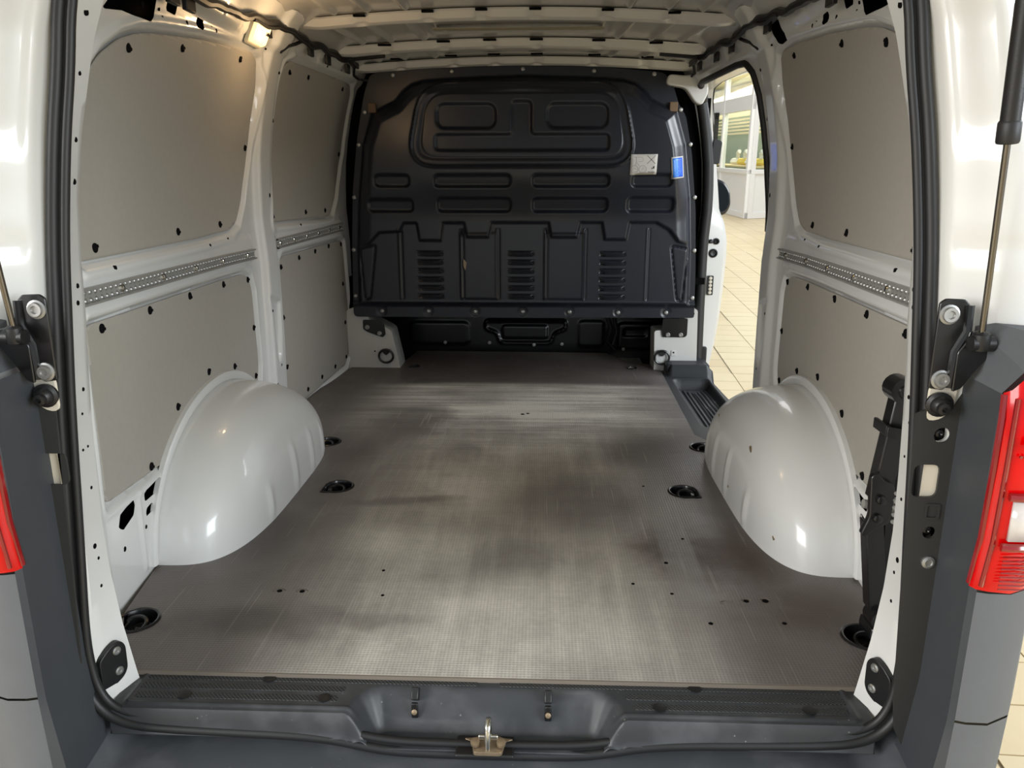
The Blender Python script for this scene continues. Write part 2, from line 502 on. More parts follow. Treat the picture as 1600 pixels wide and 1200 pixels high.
def sheet(P, S=None):
    # grid of points P[n,m,3]; with S only the area S<0 is kept, cut exactly along S=0
    n, m = P.shape[:2]
    v = P.reshape(-1, 3)
    idx = np.arange(n * m).reshape(n, m)
    quads = np.stack([idx[:-1, :-1], idx[1:, :-1], idx[1:, 1:], idx[:-1, 1:]], -1).reshape(-1, 4)
    if S is None: return v.tolist(), quads.tolist()
    s = S.reshape(-1); ins = s < 0
    cnt = ins[quads].sum(1)
    verts = [v]; faces = quads[cnt == 4].tolist(); extra = []; cache = {}
    def cut(a, b):
        k = (a, b) if a < b else (b, a)
        if k not in cache:
            t = s[a] / (s[a] - s[b])
            cache[k] = n * m + len(extra); extra.append(v[a] + (v[b] - v[a]) * t)
        return cache[k]
    for q in quads[(cnt > 0) & (cnt < 4)].tolist():
        f = []
        for i in range(4):
            a, b = q[i], q[(i + 1) % 4]
            if ins[a]: f.append(a)
            if ins[a] != ins[b]: f.append(cut(a, b))
        if len(f) >= 3: faces.append(f)
    allv = np.vstack([v] + ([np.array(extra)] if extra else []))
    used = np.zeros(len(allv), bool)
    for f in faces: used[list(f)] = True
    remap = np.cumsum(used) - 1
    return allv[used].tolist(), [[int(remap[i]) for i in f] for f in faces]

def sheet_obj(name, P, S, m, parent=None, solid=0.0, offset=0.0, ang=55):
    v, f = sheet(P, S)
    me = mesh_of(name, v, f, True, ang)
    o = link(name, me, m, parent)
    if parent is not None and parent.location.length > 0:
        me.transform(Matrix.Translation(-parent.location))
    if solid:
        md = o.modifiers.new('solid', 'SOLIDIFY'); md.thickness = solid; md.offset = offset
    return o

# ------------------------------------------------------------------ the shape of the van's sides
def W(y, z):
    P = np.interp(z, [-.4, 0, .3, .6, .75, .85, .95, 1.05, 1.16, 1.22, 1.27, 1.32, 1.37, 1.45],
                  [.893, .893, .888, .886, .895, .892, .886, .872, .85, .835, .818, .795, .765, .70])
    t = np.interp(y, [1.2, 1.4, 1.6, 1.9, 2.3, 2.83, 3.62, 3.8], [.125, .10, .083, .055, .02, 0, .055, .07])
    return P - t

P_UL = [(1.464,.721),(1.479,.808),(1.519,1.006),(1.535,1.065),(1.587,1.112),(1.666,1.153),(1.747,1.178),(1.84,1.194),(2.12,1.228),(2.396,1.252),(2.53,1.258),(2.59,1.243),(2.623,1.17),(2.605,1.04),(2.587,.949),(2.516,.808),(2.463,.747),(2.391,.726),(2.141,.719)]
P_UF = [(2.772,.728),(2.835,.956),(2.85,1.198),(2.86,1.262),(2.895,1.284),(3.068,1.287),(3.488,1.289),(3.585,1.283),(3.627,1.241),(3.612,.999),(3.535,.803),(3.475,.736),(3.407,.724)]
P_LL = [(1.435,.6),(2.457,.583),(2.508,.564),(2.53,.522),(2.54,.267),(2.52,.2),(2.38,.26),(2.24,.30),(2.079,.312),(1.966,.297),(1.872,.262),(1.77,.224),(1.724,.214),(1.595,.222),(1.42,.235)]
P_LF = [(2.846,.578),(2.876,.6),(3.53,.612),(3.581,.602),(3.592,.535),(3.618,.289),(3.602,.073),(3.551,.025),(2.953,-.002),(2.883,.0),(2.843,.052),(2.849,.35)]
C_UL = [(1.714,1.144),(2.012,1.19),(2.45,1.228),(2.57,.977),(2.324,.747),(1.988,.746),(1.533,.742)]
C_UF = [(2.922,1.252),(3.102,1.257),(3.506,1.259),(3.585,.991),(3.405,.75),(3.175,.752),(2.847,.749)]
C_LL = [(1.499,.584),(1.738,.582),(1.999,.578),(2.28,.572),(2.5,.559),(2.521,.395),(2.505,.232),(2.317,.31),(2.086,.349),(1.841,.318),(1.649,.23)]
C_LF = [(2.864,.562),(3.047,.58),(3.228,.589),(3.396,.597),(3.561,.593),(3.564,.41),(2.855,.372),(3.572,.226),(2.86,.178),(3.568,.06),(3.406,.05),(3.231,.045),(3.061,.035)]
DOOR = [(2.72,-.3),(2.74,0),(2.765,.125),(2.812,.239),(2.824,.38),(2.811,.523),(2.758,.62),(2.795,.749),(2.864,.967),(2.877,1.16),(2.901,1.236),(2.95,1.274),(3.037,1.281),(3.513,1.278),(3.64,1.266),(3.70,1.22),(3.76,1.1),(3.76,.6),(3.76,-.3)]
BIGHOLE = [(1.575,1.192),(1.66,1.205),(1.79,1.208),(1.815,1.225),(1.81,1.29),(1.69,1.30)]
HOLES = [(1.532,1.163,.032,.018),(2.085,1.258,.05,.024),(1.90,1.262,.06,.03)]
LOWHOLES = [[(1.455,.165),(1.468,.19),(1.525,.2),(1.54,.185),(1.528,.163),(1.475,.152)],[(1.588,.168),(1.588,.196),(1.665,.198),(1.68,.18),(1.66,.165)],[(1.585,.132),(1.592,.15),(1.625,.152),(1.628,.132)]]
SMALL = [(1.509,1.066,.007),(1.999,1.244,.006),(2.168,1.267,.006),(2.2,1.262,.005),(1.833,1.244,.006),(1.857,1.232,.006),(1.75,1.235,.006),(2.745,.825,.008),(2.775,1.077,.008),(2.759,1.231,.008),(2.791,.677,.006),(3.067,.705,.006),(1.573,.697,.006),(2.171,.696,.005),(2.34,.702,.005),(2.66,.43,.005),(2.70,.33,.006),(2.72,.22,.005),(2.66,.16,.006),(1.64,.137,.005),(1.58,.11,.005),(1.47,.11,.006),(2.62,1.285,.006),(3.2,1.31,.006),(3.38,1.315,.006)]

def relief(y, z, side):
    o = np.zeros(y.shape)
    pans = [P_UL, P_LL] + ([P_UF, P_LF] if side < 0 else [])
    for p in pans:
        d = sd_poly(y, z, p)
        o += 0.006 * sm(np.abs(d - 0.022) - 0.009, 0.012)        # rolled lip round the panel
        o -= 0.014 * sm(d - 0.009, 0.012)                         # the recess it sits in
    # C-pillar: a pressed box section standing inward
    pil = smooth(y, 2.585 + 0.03, 2.66) * (1 - smooth(y, 2.755, 2.83))
    o += 0.022 * pil * smooth(z, 0.02, 0.12)
    o -= 0.012 * sm(sd_poly(y, z, [(2.66, .48), (2.76, .45), (2.73, .26), (2.70, .24)]), 0.02) * 1.0
    # waist rail band between the upper and lower panels
    o += 0.008 * sm(sd_box(y, z, 1.3, 2.56, .612, .70, .02), 0.02)
    o += 0.008 * sm(sd_box(y, z, 2.80, 3.58, .628, .71, .02), 0.02)
    # roof rail: steps along the top
    o += 0.012 * smooth(z, 1.275, 1.30)
    o += 0.004 * sm(sd_box(y, z, 2.2, 2.34, 1.285, 1.325, .015), 0.012)
    o -= 0.006 * sm(sd_box(y, z, 2.88, 3.1, 1.305, 1.335, .012), 0.012)
    o -= 0.006 * sm(sd_box(y, z, 3.2, 3.5, 1.31, 1.338, .012), 0.012)
    # ribs of the rear lower corner
    o += 0.004 * sm(sd_seg(y, z, (1.56, .02), (1.56, .2), .006), 0.01)
    return o

def wallpt(side, y, z, off=0.0):
    return Vector((side * (float(W(y, z)) - off), y, z))

def build_wall(side):
    name = 'wall_left' if side < 0 else 'wall_right'
    ys = np.linspace(1.26, 3.72, 352); zs = np.linspace(-0.12, 1.40, 218)
    Yg, Zg = np.meshgrid(ys, zs, indexing='ij')
    Xg = W(Yg, Zg) - relief(Yg, Zg, side)
    S = np.full(Yg.shape, -1.0)
    cuts = [sd_poly(Yg, Zg, BIGHOLE)] + [sd_box(Yg, Zg, a - w / 2, a + w / 2, b - h / 2, b + h / 2, .006) for a, b, w, h in HOLES]
    cuts += [sd_poly(Yg, Zg, p) for p in LOWHOLES]
    if side > 0:
        cuts.append(sd_poly(Yg, Zg, DOOR))
        cuts.append(sd_box(Yg, Zg, 2.45, 2.545, 1.27, 1.34, .015))
    for c_ in cuts: S = np.maximum(S, -c_)
    P = np.stack([side * Xg, Yg, Zg], -1)
    wl = struct(sheet_obj(name, P, S, 'white'))
    # outer skin of the bodyside
    ys = np.linspace(1.40, 3.75, 50); zs = np.linspace(-0.16, 1.42, 60)
    Yg, Zg = np.meshgrid(ys, zs, indexing='ij')
    P = np.stack([side * (W(Yg, Zg) + 0.075), Yg, Zg], -1)
    S = None
    if side > 0:
        ys = np.linspace(1.40, 3.75, 140); zs = np.linspace(-0.16, 1.42, 120)
        Yg, Zg = np.meshgrid(ys, zs, indexing='ij')
        P = np.stack([side * (W(Yg, Zg) + 0.075), Yg, Zg], -1)
        S = -sd_poly(Yg, Zg, DOOR)
    sheet_obj('cavity_dark_sheet', P, S, 'void', wl)  # black sheet added so the cavity looks dark through the holes
    P2 = P.copy(); P2[..., 0] += side * .006
    sheet_obj('outer_skin', P2, S, 'white', wl)
    # cavity floor, so that no light leaks in from below
    b = MB(); b.box((side * .91, 2.55, -.14), (.10, 2.3, .02)); obj('sill_closing', b, 'void', wl)
    # small fixing holes
    b = MB()
    for y, z, r in SMALL:
        if side > 0 and y > 2.78: continue
        b.lathe([(r, -.004), (r, .0004)], wallpt(side, y, z, float(relief(np.array([y]), np.array([z]), side)[0])), (-side, 0, 0), 10)
    stuff(obj('fixing_holes', b, 'void', wl))
    return wl
wall_l = build_wall(-1)
wall_r = build_wall(1)

# sliding-door jamb on the right: the thickness of the pillar around the opening
b = MB()
dp = fillet([p for p in DOOR], 0.015, 2)
dp = [p for p in dp if p[1] > -.16]
rows = []
for (y, z) in dp:
    x = float(W(y, z))
    rows.append([(x - 0.001, y, z), (x + .02, y, z), (x + .045, y + (.012 if y < 3.2 else 0), z), (x + .075, y + (.03 if y < 3.0 else 0), z)])
b.grid(rows)
obj('door_jamb', b, 'white', wall_r, ang=60)

# rear pillars (D-pillars), child of each wall
Zp = [-.06, -.03, .0, .05, .1, .2, .3, .4, .5, .6, .65, .75, .85, .95, 1.03, 1.08, 1.13, 1.2, 1.26]
Xo = [.640, .655, .668, .680, .681, .677, .676, .672, .666, .660, .656, .648, .640, .628, .613, .603, .588, .565, .535]
Xi = [.636, .640, .646, .655, .664, .676, .681, .680, .677, .672, .668, .665, .658, .640, .620, .607, .588, .560, .525]
def pillar(side, wl):
    zz = np.linspace(-.035, 1.26, 90)
    xo = np.interp(zz, Zp, Xo); xi = np.interp(zz, Zp, Xi)
    rows = []
    for z, a, c_ in zip(zz, xo, xi):
        yo = 1.138 + .05 * max(z, 0); yi = 1.20 + .05 * max(z, 0)
        xw = float(W(1.42, max(z, -.05))) + .02
        low = max(0, 1 - abs(z - .05) / .12)
        fl0 = float(np.clip((z - .02) / .1, 0, 1))
        row = [(a + .03 * fl0, yo - .012 * fl0, z), (a + .004 * fl0, yo - .004 * fl0, z), (a, yo, z), (a + (c_ - a) * .35 , yo + (yi - yo) * .3, z), (a + (c_ - a) * .75 , yo + (yi - yo) * .75, z),
               (c_, yi, z), (c_ + .006, yi + .006, z), (c_ + .05, yi + .02, z), (xw - .02, 1.40, z), (xw, 1.44, z)]
        rows.append([(side * p[0] + .004, p[1], p[2]) for p in row])
    b = MB(); b.grid(rows)
    o = obj('rear_pillar', b, 'white', wl, ang=35)
    hb = MB()
    for z, f, r in [(1.115, .4, .010), (1.03, .5, .006), (.934, .6, .007), (.871, .6, .008), (.709, .55, .007), (.682, .5, .007), (.539, .55, .006), (.50, .4, .004), (.367, .6, .005), (.265, .45, .008), (.24, .55, .005), (.19, .5, .005), (.44, .3, .004), (.44, .6, .004)]:
        a = float(np.interp(z, Zp, Xo)); c_ = float(np.interp(z, Zp, Xi))
        x = a + (c_ - a) * f; y = (1.138 + .05 * z) + .062 * f
        r *= .6
        hb.lathe([(r, -.004), (r, .0006)], (side * x + .004, y, z), (-side, -.05, 0), 10)
    stuff(obj('pillar_holes', hb, 'void', wl))
    return o
pillar(-1, wall_l)
pillar(1, wall_r)

# white rear body corners outside the seal: recessed gutter, then the outer corner
def corner(side, wl):
    zz = np.linspace(.45, 1.30, 70); rows = []
    for z in zz:
        s_ = np.interp(z, Zp, Xo)
        k = np.interp(z, [.45, .7, 1.0, 1.3], [1.0, .9, .30, .0])      # how far the outer corner reaches
        yo = 1.138 + .05 * z
        pts = [(s_ + .004, yo - .004), (s_ + .018, yo - .022), (s_ + .022, yo - .045), (s_ + .038, yo - .058), (s_ + .055 + .02 * k, yo - .085 - .01 * k),
               (s_ + .070 + .05 * k, yo - .100 - .01 * k), (s_ + .088 + .07 * k, yo - .085), (s_ + .115 + .08 * k, yo - .01), (s_ + .155 + .08 * k, yo + .14), (float(W(1.5, z)) + .077, 1.52)]
        # pressed swages along the corner
        rib = 0.008 * math.exp(-((z - .78) / .012) ** 2) + 0.006 * (1 / (1 + math.exp(-(z - .92) / .006)))
        pts = [(x, y + (rib if 3 <= i <= 5 else 0)) for i, (x, y) in enumerate(pts)]
        # spline through the section
        p = np.array(pts); t = np.arange(len(p)); tt = np.linspace(0, len(p) - 1, 37)
        xs_ = np.interp(tt, t, p[:, 0]); ys_ = np.interp(tt, t, p[:, 1])
        ker = np.array([1, 2, 3, 2, 1]) / 9.0
        xs2 = np.convolve(np.pad(xs_, 2, 'edge'), ker, 'valid'); ys2 = np.convolve(np.pad(ys_, 2, 'edge'), ker, 'valid')
        rows.append([(side * a, c_, z) for a, c_ in zip(xs2, ys2)])
    b = MB(); b.grid(rows)
    return obj('rear_corner', b, 'white', wl, ang=60)
corner(-1, wall_l)
corner(1, wall_r)

# ------------------------------------------------------------------ roof
def zroof(x, y): return 1.402 - .07 * (y - 2.83) / .72 * .6 - .031 * (x / .72) ** 2
xs = np.linspace(-.80, .80, 280); ys = np.linspace(1.16, 3.74, 330)
Xg, Yg = np.meshgrid(xs, ys, indexing='ij')
Zg = zroof(Xg, Yg) + .032
BOWS = [1.55, 2.2, 2.83, 3.25, 3.56]
for i in range(len(BOWS) - 1):
    a, c_ = BOWS[i] + .085, BOWS[i + 1] - .085
    w = c_ - a
    for x0 in (-.66, -.54, -.40, .40, .54, .66):
        # stiffening ridges pressed into the skin between the bows, towards the sides
        Zg -= .013 * sm(sd_seg(Xg, Yg, (x0, a - .01), (x0 * .92, c_ + .01), .010), .018)
    Zg += .006 * sm(sd_box(Xg, Yg, -.33, .33, a + w * .12, c_ - w * .12, .03), .02)
    Zg -= .006 * sm(np.abs(sd_box(Xg, Yg, -.30, .30, a + w * .2, c_ - w * .2, .03)) - .004, .01)
Zg -= .05 * smooth(np.abs(Xg), .66, .80)
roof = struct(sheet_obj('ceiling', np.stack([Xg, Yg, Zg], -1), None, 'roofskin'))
# outer roof skin so nothing leaks
b = MB(); b.box((0, 2.4, 1.53), (1.7, 2.7, .02)); obj('roof_skin', b, 'white', roof)
for sx in (-1, 1):
    b = MB(); b.box((sx * .83, 2.5, 1.45), (.14, 2.6, .16)); obj('roof_rail', b, 'white', roof)
def roof_bow(y, w, drop, notches):
    xs = np.linspace(-.76, .76, 153); rows = []
    prof = [(-w / 2 - .020, .030), (-w / 2 - .010, .026), (-w / 2, .004), (-w / 2 + .012, 0), (0, -.002), (w / 2 - .012, 0), (w / 2, .004), (w / 2 + .010, .026), (w / 2 + .020, .030)]
    for x in xs:
        end = smooth(np.array([abs(x)]), .66, .76)[0]
        nt_ = max([math.exp(-((x - q) / .022) ** 4) for q in notches] + [0])
        wd = 1 + .35 * end
        rows.append([(x, y + p * wd + (.006 * nt_ if p < 0 else 0), zroof(x, y) + drop + q + .01 * end + (.007 * nt_ if i in (2, 3) else 0)) for i, (p, q) in enumerate(prof)])
    b = MB(); b.grid(rows)
    return obj('roof_bow', b, 'roofwhite', roof, ang=35)
NOT = (-.53, -.30, -.12, .06, .30, .52)
for y, w, d in ((1.55, .05, 0), (2.2, .05, 0), (2.83, .048, 0), (3.25, .056, 0), (3.56, .04, -.002)):
    roof_bow(y, w, d, NOT)
b = MB()
for y in (2.83, 3.25, 3.5):
    for q in NOT:
        b.box((q, y - .044, zroof(q, y) + .024), (.04 if y < 3 else .05, .014, .006))
    for q0, q1 in ((-.60, -.33), (-.26, -.16), (-.08, .02), (.10, .26), (.34, .60)):
        for k in range(6):
            qa = q0 + (q1 - q0) * (k + .5) / 6
            b.box((qa, y + .046, zroof(qa, y) + .026), ((q1 - q0) / 6 + .002, .012, .006), Matrix.Rotation(.09 * qa, 3, 'Y'))
stuff(obj('bow_gaps', b, 'void', roof))
b = MB(); b.box((-.005, 3.03, zroof(0, 3.03) + .018), (.62, .035, .004)); obj('reinforcing_strip', b, 'tape', roof)
# header over the rear opening, out of the photograph
b = MB()
b.prism(fillet([(-.56, 1.24), (.56, 1.24), (.62, 1.42), (-.62, 1.42)], .03), (0, 1.30, 0), (1, 0, 0), (0, 0, 1), .12)
obj('rear_header', b, 'white', roof)

# ------------------------------------------------------------------ showroom outside, on a floor that tips up towards the front of the van
TILT = math.radians(2.1)
G0 = -.64
floor = bpy.data.objects.new('floor', mesh_of('floor', [(-14, -10, -.004), (14, -10, -.004), (14, 34, -.004), (-14, 34, -.004)], [(0, 1, 2, 3)]))
floor.data.materials.append(M['tilefield'])
C.objects.link(floor)
struct(floor)
ROT = -.045
floor.location = (0, 0, G0)
floor.rotation_euler = (Matrix.Rotation(TILT, 3, 'X') @ Matrix.Rotation(ROT, 3, 'Z')).to_euler()
tb = MB(); g_ = .0028
tb.prism(rrect(g_, TILE[0] - g_, g_, TILE[1] - g_, .006, 2), (0, 0, -.003), (1, 0, 0), (0, 1, 0), .0045)
tme = mesh_of('tile', tb.v, tb.f, False)
tme.materials.append(M['tile'])
nt_ = 0
def add_tile(i, j):
    t = bpy.data.objects.new('tile', tme)
    t.parent = floor
    t.location = (i * TILE[0], j * TILE[1], random.uniform(-.0004, .0006))
    C.objects.link(t)
for j in range(6, 14):
    for i in range(4, 8): add_tile(i, j); nt_ += 1
for j in range(21, 62):
    for i in range(3, 11):
        yy = j * TILE[1]; xx = i * TILE[0]
        if 0.17 * yy < xx < .30 * yy + .2 and nt_ < 290: add_tile(i, j); nt_ += 1

def ground_empty(name):
    o = bpy.data.objects.new(name, None)
    C.objects.link(o)
    o.location = (0, 0, G0); o.rotation_euler = (TILT, 0, 0)
    return o
def gobj(name, mb, m, parent=None, bevel=0.0, ang=40):
    o = link(name, mesh_of(name, mb.v, mb.f, True, ang), m, parent)
    if parent is None:
        o.location = (0, 0, G0); o.rotation_euler = (TILT, 0, 0)
    if bevel:
        md = o.modifiers.new('bevel', 'BEVEL'); md.width = bevel; md.segments = 2
    return o
def merge_mb(*bs):
    r = MB()
    for q in bs: r.add(q.v, q.f)
    return r
# glazed office: one long face running away from the van, one short face to the right
office = struct(ground_empty('wall_back'))
K = Vector((4.80, 18.45, 0))
uL = Vector((-.05, 1.0, 0)).normalized(); uR = Vector((.90, .43, 0)).normalized()
def face_box(o, u, s0, s1, h0, h1, d, off=0.0):
    n = Vector((u.y, -u.x, 0))
    mb = MB()
    c_ = o + u * ((s0 + s1) / 2) + n * off + Vector((0, 0, (h0 + h1) / 2))
    R = Matrix(((u.x, n.x, 0), (u.y, n.y, 0), (0, 0, 1)))
    mb.box(c_, (s1 - s0, d, h1 - h0), R)
    return mb
postsL = [0, 2.35, 4.3, 6.6, 8.9]
for face, u, posts in (('L', uL, postsL), ('R', uR, [0, 1.6, 3.2])):
    for a in posts[:-1]: pass
    gobj('bottom_rail', face_box(K, u, 0, posts[-1], 0, .14, .10), 'upvc', office, .006)
    gobj('top_rail', face_box(K, u, 0, posts[-1], 3.22, 3.40, .12), 'upvc', office, .006)
    gobj('transom', face_box(K, u, 0, posts[-1], 2.40, 2.72, .10), 'upvc', office, .006)
    gobj('window_sill', face_box(K, u, 0, posts[-1], 1.00, 1.10, .13), 'upvc', office, .006)
    for i, a in enumerate(posts):
        gobj('post', face_box(K, u, a - (.0 if i == 0 else .06), a + .12 if i == 0 else a + .06, 0, 3.40, .12), 'upvc', office, .006)
    for a, c_ in zip(posts[:-1], posts[1:]):
        gobj('apron_panel', face_box(K, u, a + .1, c_ - .05, .14, 1.0, .05), 'upvc', office, .004)
        gobj('glass_pane', face_box(K, u, a + .1, c_ - .05, 1.1, 2.40, .012), 'glass', office)
        gobj('upper_pane', face_box(K, u, a + .1, c_ - .05, 2.72, 3.22, .012), 'glass', office)
# inside of the office: rear boards and blinds
nL = Vector((uL.y, -uL.x, 0))
gobj('back_board', face_box(K + nL * 1.35 + Vector((.0, 0, 0)), uL, .9, 12, 0, 3.3, .05), 'green', office)
gobj('blind', face_box(K + nL * 1.0, uL, 1.2, 9, 2.42, 3.25, .03), 'blind', office)
for k in range(5):
    gobj('blind_slat', face_box(K + nL * .95, uL, 1.2, 9, 1.95 + .09 * k, 2.0 + .09 * k, .02), 'blind', office)
gobj('office_ceiling', MB().box((7.4, 22.6, 3.42), (5.4, 9, .04)), 'blind', office)
desk = ground_empty('display_counter')
tag(desk, 'pale counter with a wooden top behind the office glass', 'counter')
gobj('counter_body', face_box(K + nL * .45, uL, .2, 4.0, 0, 1.12, .5), 'green', desk, .01)
gobj('counter_top', face_box(K + nL * .42, uL, .15, 4.1, 1.12, 1.17, .6), 'wood', desk, .01)
for k, (s_, lab, kind) in enumerate([(.55, 'yellow and white plush toy nearest the office corner', 'yellow'), (1.15, 'white plush toy with raised neck in the middle of the counter', 'plush'), (1.8, 'low yellow plush toy left of the white one on the counter', 'yellow'), (2.4, 'farthest pale plush toy on the counter behind glass', 'plush')]):
    t = ground_empty('plush_toy'); tag(t, lab, 'toy', 'plush toys on the office counter')
    c_ = K + nL * .38 + uL * s_
    b = MB(); b.lathe([(.001, 0), (.13, .01), (.17, .07), (.13, .15), (.001, .18)], c_ + Vector((0, 0, 1.17)), (0, 0, 1), 14)
    gobj('toy_body', b, kind, t)
    b = MB(); b.tube([c_ + Vector((0, 0, 1.27)), c_ + uL * -.1 + Vector((0, 0, 1.37)), c_ + uL * -.08 + Vector((0, 0, 1.46)), c_ + uL * -.17 + Vector((0, 0, 1.49)), c_ + uL * -.22 + Vector((0, 0, 1.44))], [.05, .045, .05, .06, .02], 10)
    gobj('toy_neck', b, 'plush', t)
# dark framed glass door standing in front of the office glazing
dd = ground_empty('glass_door'); tag(dd, 'dark framed tall glass door beside the white office glazing', 'door')
gobj('door_frame', merge_mb(face_box(K, uL, 2.75, 2.95, 0, 2.45, .10, -.1), face_box(K, uL, 4.05, 4.2, 0, 2.45, .10, -.1), face_box(K, uL, 2.75, 4.2, 2.28, 2.45, .10, -.1), face_box(K, uL, 2.75, 4.2, 0, .2, .10, -.1)), 'black', dd, .01)
gobj('door_glass', face_box(K, uL, 2.9, 4.1, .15, 2.35, .012, -.1), 'darkglass', dd)
# far wall of the hall
far = gobj('wall_front', MB().box((3, 32, 4), (34, .3, 8)), 'beige'); struct(far)

# ------------------------------------------------------------------ metal floor pan below the board and dark panels that block light at the cab end
b = MB(); b.box((0, 2.45, -.15), (1.66, 2.54, .06)); pan = struct(obj('trim_1', b, 'void'))
b = MB(); b.box((-.13, 2.4, -.085), (1.50, 2.36, .07)); b.box((0, 3.85, -.085), (1.24, .55, .07)); b.box((.74, 1.95, -.085), (.30, 1.2, .07)); obj('floor_pan', b, 'white', pan)
b = MB(); b.box((0, 4.13, .10), (1.75, .06, .62)); b.box((0, 3.88, .42), (1.7, .5, .03)); b.box((-.84, 3.88, .1), (.03, .5, .6)); b.box((.80, 3.9, .15), (.03, .45, .5)); b.box((0, 3.9, -.15), (1.7, .5, .03))
obj('cab_light_box', b, 'void', pan)  # added black enclosure, keeps light from coming in under the bulkhead
b = MB(); b.box((0, 3.70, .85), (1.68, .03, 1.16)); obj('cab_light_block', b, 'void', pan)  # added black plate, stops light leaking past the bulkhead edges

# ------------------------------------------------------------------ wooden floor board with cut-outs for the lashing cups
RINGS = [(-.646, 2.497), (-.506, 2.098), (-.735, 1.372), (.641, 2.485), (.508, 2.096), (.735, 1.367)]
outline = [(-.655, 1.212), (.660, 1.212), (.70, 1.262), (.742, 1.33), (.775, 1.40), (.812, 1.60), (.80, 1.64), (.765, 1.64), (.71, 1.68), (.665, 1.78), (.64, 1.93), (.632, 2.15), (.64, 2.36), (.67, 2.51), (.676, 2.545), (.637, 2.621), (.66, 3.643), (.655, 3.70), (.52, 3.76), (.49, 3.83), (.43, 3.97), (-.57, 3.99), (-.60, 3.71), (-.64, 3.66), (-.826, 3.612),
           (-.868, 3.3), (-.886, 2.85), (-.872, 2.56), (-.70, 2.51), (-.645, 2.36), (-.632, 2.15), (-.64, 1.93), (-.665, 1.78), (-.71, 1.68), (-.765, 1.64), (-.80, 1.64), (-.805, 1.60), (-.775, 1.40), (-.74, 1.33), (-.70, 1.262)]
def hole_outline(x, y, R):
    fs = 1 if x > 0 else -1
    p = [(x + fs * q[0], y + q[1]) for q in [(R * math.cos(a), R * math.sin(a)) for a in np.linspace(PI * .40, PI * 1.60, 22)] + [(R * .60, -R), (R * .88, -R * .92), (R * .84, R * .25), (R * .70, R * .62)]]
    return p
holes = [hole_outline(x, y, .043) for x, y in RINGS] + [circle(-.527, 3.632, .024, 16), circle(.529, 3.624, .024, 16)]
me = plate([outline] + holes, .012); me.transform(Matrix.Translation((0, 0, -.012)))
board = link('floor_board', me, 'board')
tag(board, 'worn brown grey cargo floor board with scuffed light patches', 'floor board')
b = MB()
for x, y, r in [(.44, 1.405, .005), (.575, 1.497, .007), (.534, 1.495, .006), (.59, 1.411, .005), (.389, 1.661, .005), (.395, 2.135, .004), (-.43, 1.50, .006), (-.48, 1.50, .006), (-.25, 1.49, .004), (-.27, 1.60, .004), (.02, 2.85, .008), (.04, 2.86, .007), (.30, 1.56, .004), (.38, 1.52, .004), (.45, 1.79, .004)]:
    b.lathe([(r, -.006), (r, .0006)], (x, y, 0), (0, 0, 1), 10)
stuff(obj('screw_holes', b, 'void', board))
b = MB()
for x, y in [(.575, 1.497), (.534, 1.495), (.49, 1.485), (-.43, 1.50), (-.48, 1.50)]:
    pts = [(x + (.010 + .004 * random.random()) * math.cos(a), y + (.008 + .003 * random.random()) * math.sin(a), .0008) for a in np.linspace(0, 2 * PI, 12, endpoint=False)]
    b.tube(pts[:8], .0008, 5)
stuff(obj('splinter_rims', b, 'edge', board))
b = MB(); b.prism([(-.655, 1.2085), (.66, 1.2085), (.66, 1.2122), (-.655, 1.2122)], (0, 0, -.012), (1, 0, 0), (0, 1, 0), .0118)
obj('edge_band', b, 'edge', board)

# lashing cups
def cup_outline(R, fs):
    # round cup, squared off towards the wall
    p = [(R * math.cos(a), R * math.sin(a)) for a in np.linspace(PI * .40, PI * 1.60, 22)] + [(R * .60, -R), (R * .88, -R * .92), (R * .84, R * .25), (R * .70, R * .62)]
    return [(fs * q[0], q[1]) for q in p]
def cup(x, y, R, label, flat_side):
    t = thing('lashing_ring', label, 'lashing ring', (x, y, 0), 'lashing cups sunk in the cargo floor')
    o = cup_outline(R, flat_side); n = len(o); b = MB(); vs_ = []; fs_ = []
    prof = [(1.16, .0), (1.16, .002), (1.08, .0042), (1.0, .003), (.95, -.004), (.88, -.026), (.5, -.032), (.03, -.032)]
    for k, h in prof: vs_ += [(x + q[0] * k, y + q[1] * k, h) for q in o]
    for i in range(len(prof) - 1):
        for k in range(n): fs_.append((i * n + k, i * n + (k + 1) % n, (i + 1) * n + (k + 1) % n, (i + 1) * n + k))
    b.add(vs_, fs_); obj('cup', b, 'gloss', t)
    rr = R * .56
    b = MB(); b.tube([(x + flat_side * .004 + rr * math.cos(a), y + rr * .9 * math.sin(a), -.010 + .006 * math.sin(a)) for a in np.linspace(0, 2 * PI, 20, endpoint=False)], R * .12, 8, True)
    obj('ring', b, 'gloss', t)
    b = MB(); b.box((x + flat_side * rr, y, -.012), (R * .3, R * .7, .014)); obj('ring_bracket', b, 'gloss', t, bevel=.002)
    b = MB(); b.lathe([(R * .2, -.032), (R * .2, -.018), (R * .1, -.015)], (x, y, 0), (0, 0, 1), 10); obj('bolt', b, 'gloss', t)
    return t
for (x, y), l in zip(RINGS, ['black lashing cup touching the front of the left wheel arch', 'black lashing cup beside the middle of the left wheel arch', 'black lashing cup in the rear left corner by the pillar', 'black lashing cup touching the front of the right wheel arch', 'black lashing cup beside the middle of the right wheel arch', 'black lashing cup in the rear right corner below the jack']):
    cup(x, y, .041, l, 1 if x > 0 else -1)
for x, l in ((-.527, 'small oval lashing recess at the front left of the floor board'), (.529, 'small oval lashing recess at the front right of the floor board')):
    cup(x, 3.628, .024, l, 1 if x > 0 else -1)

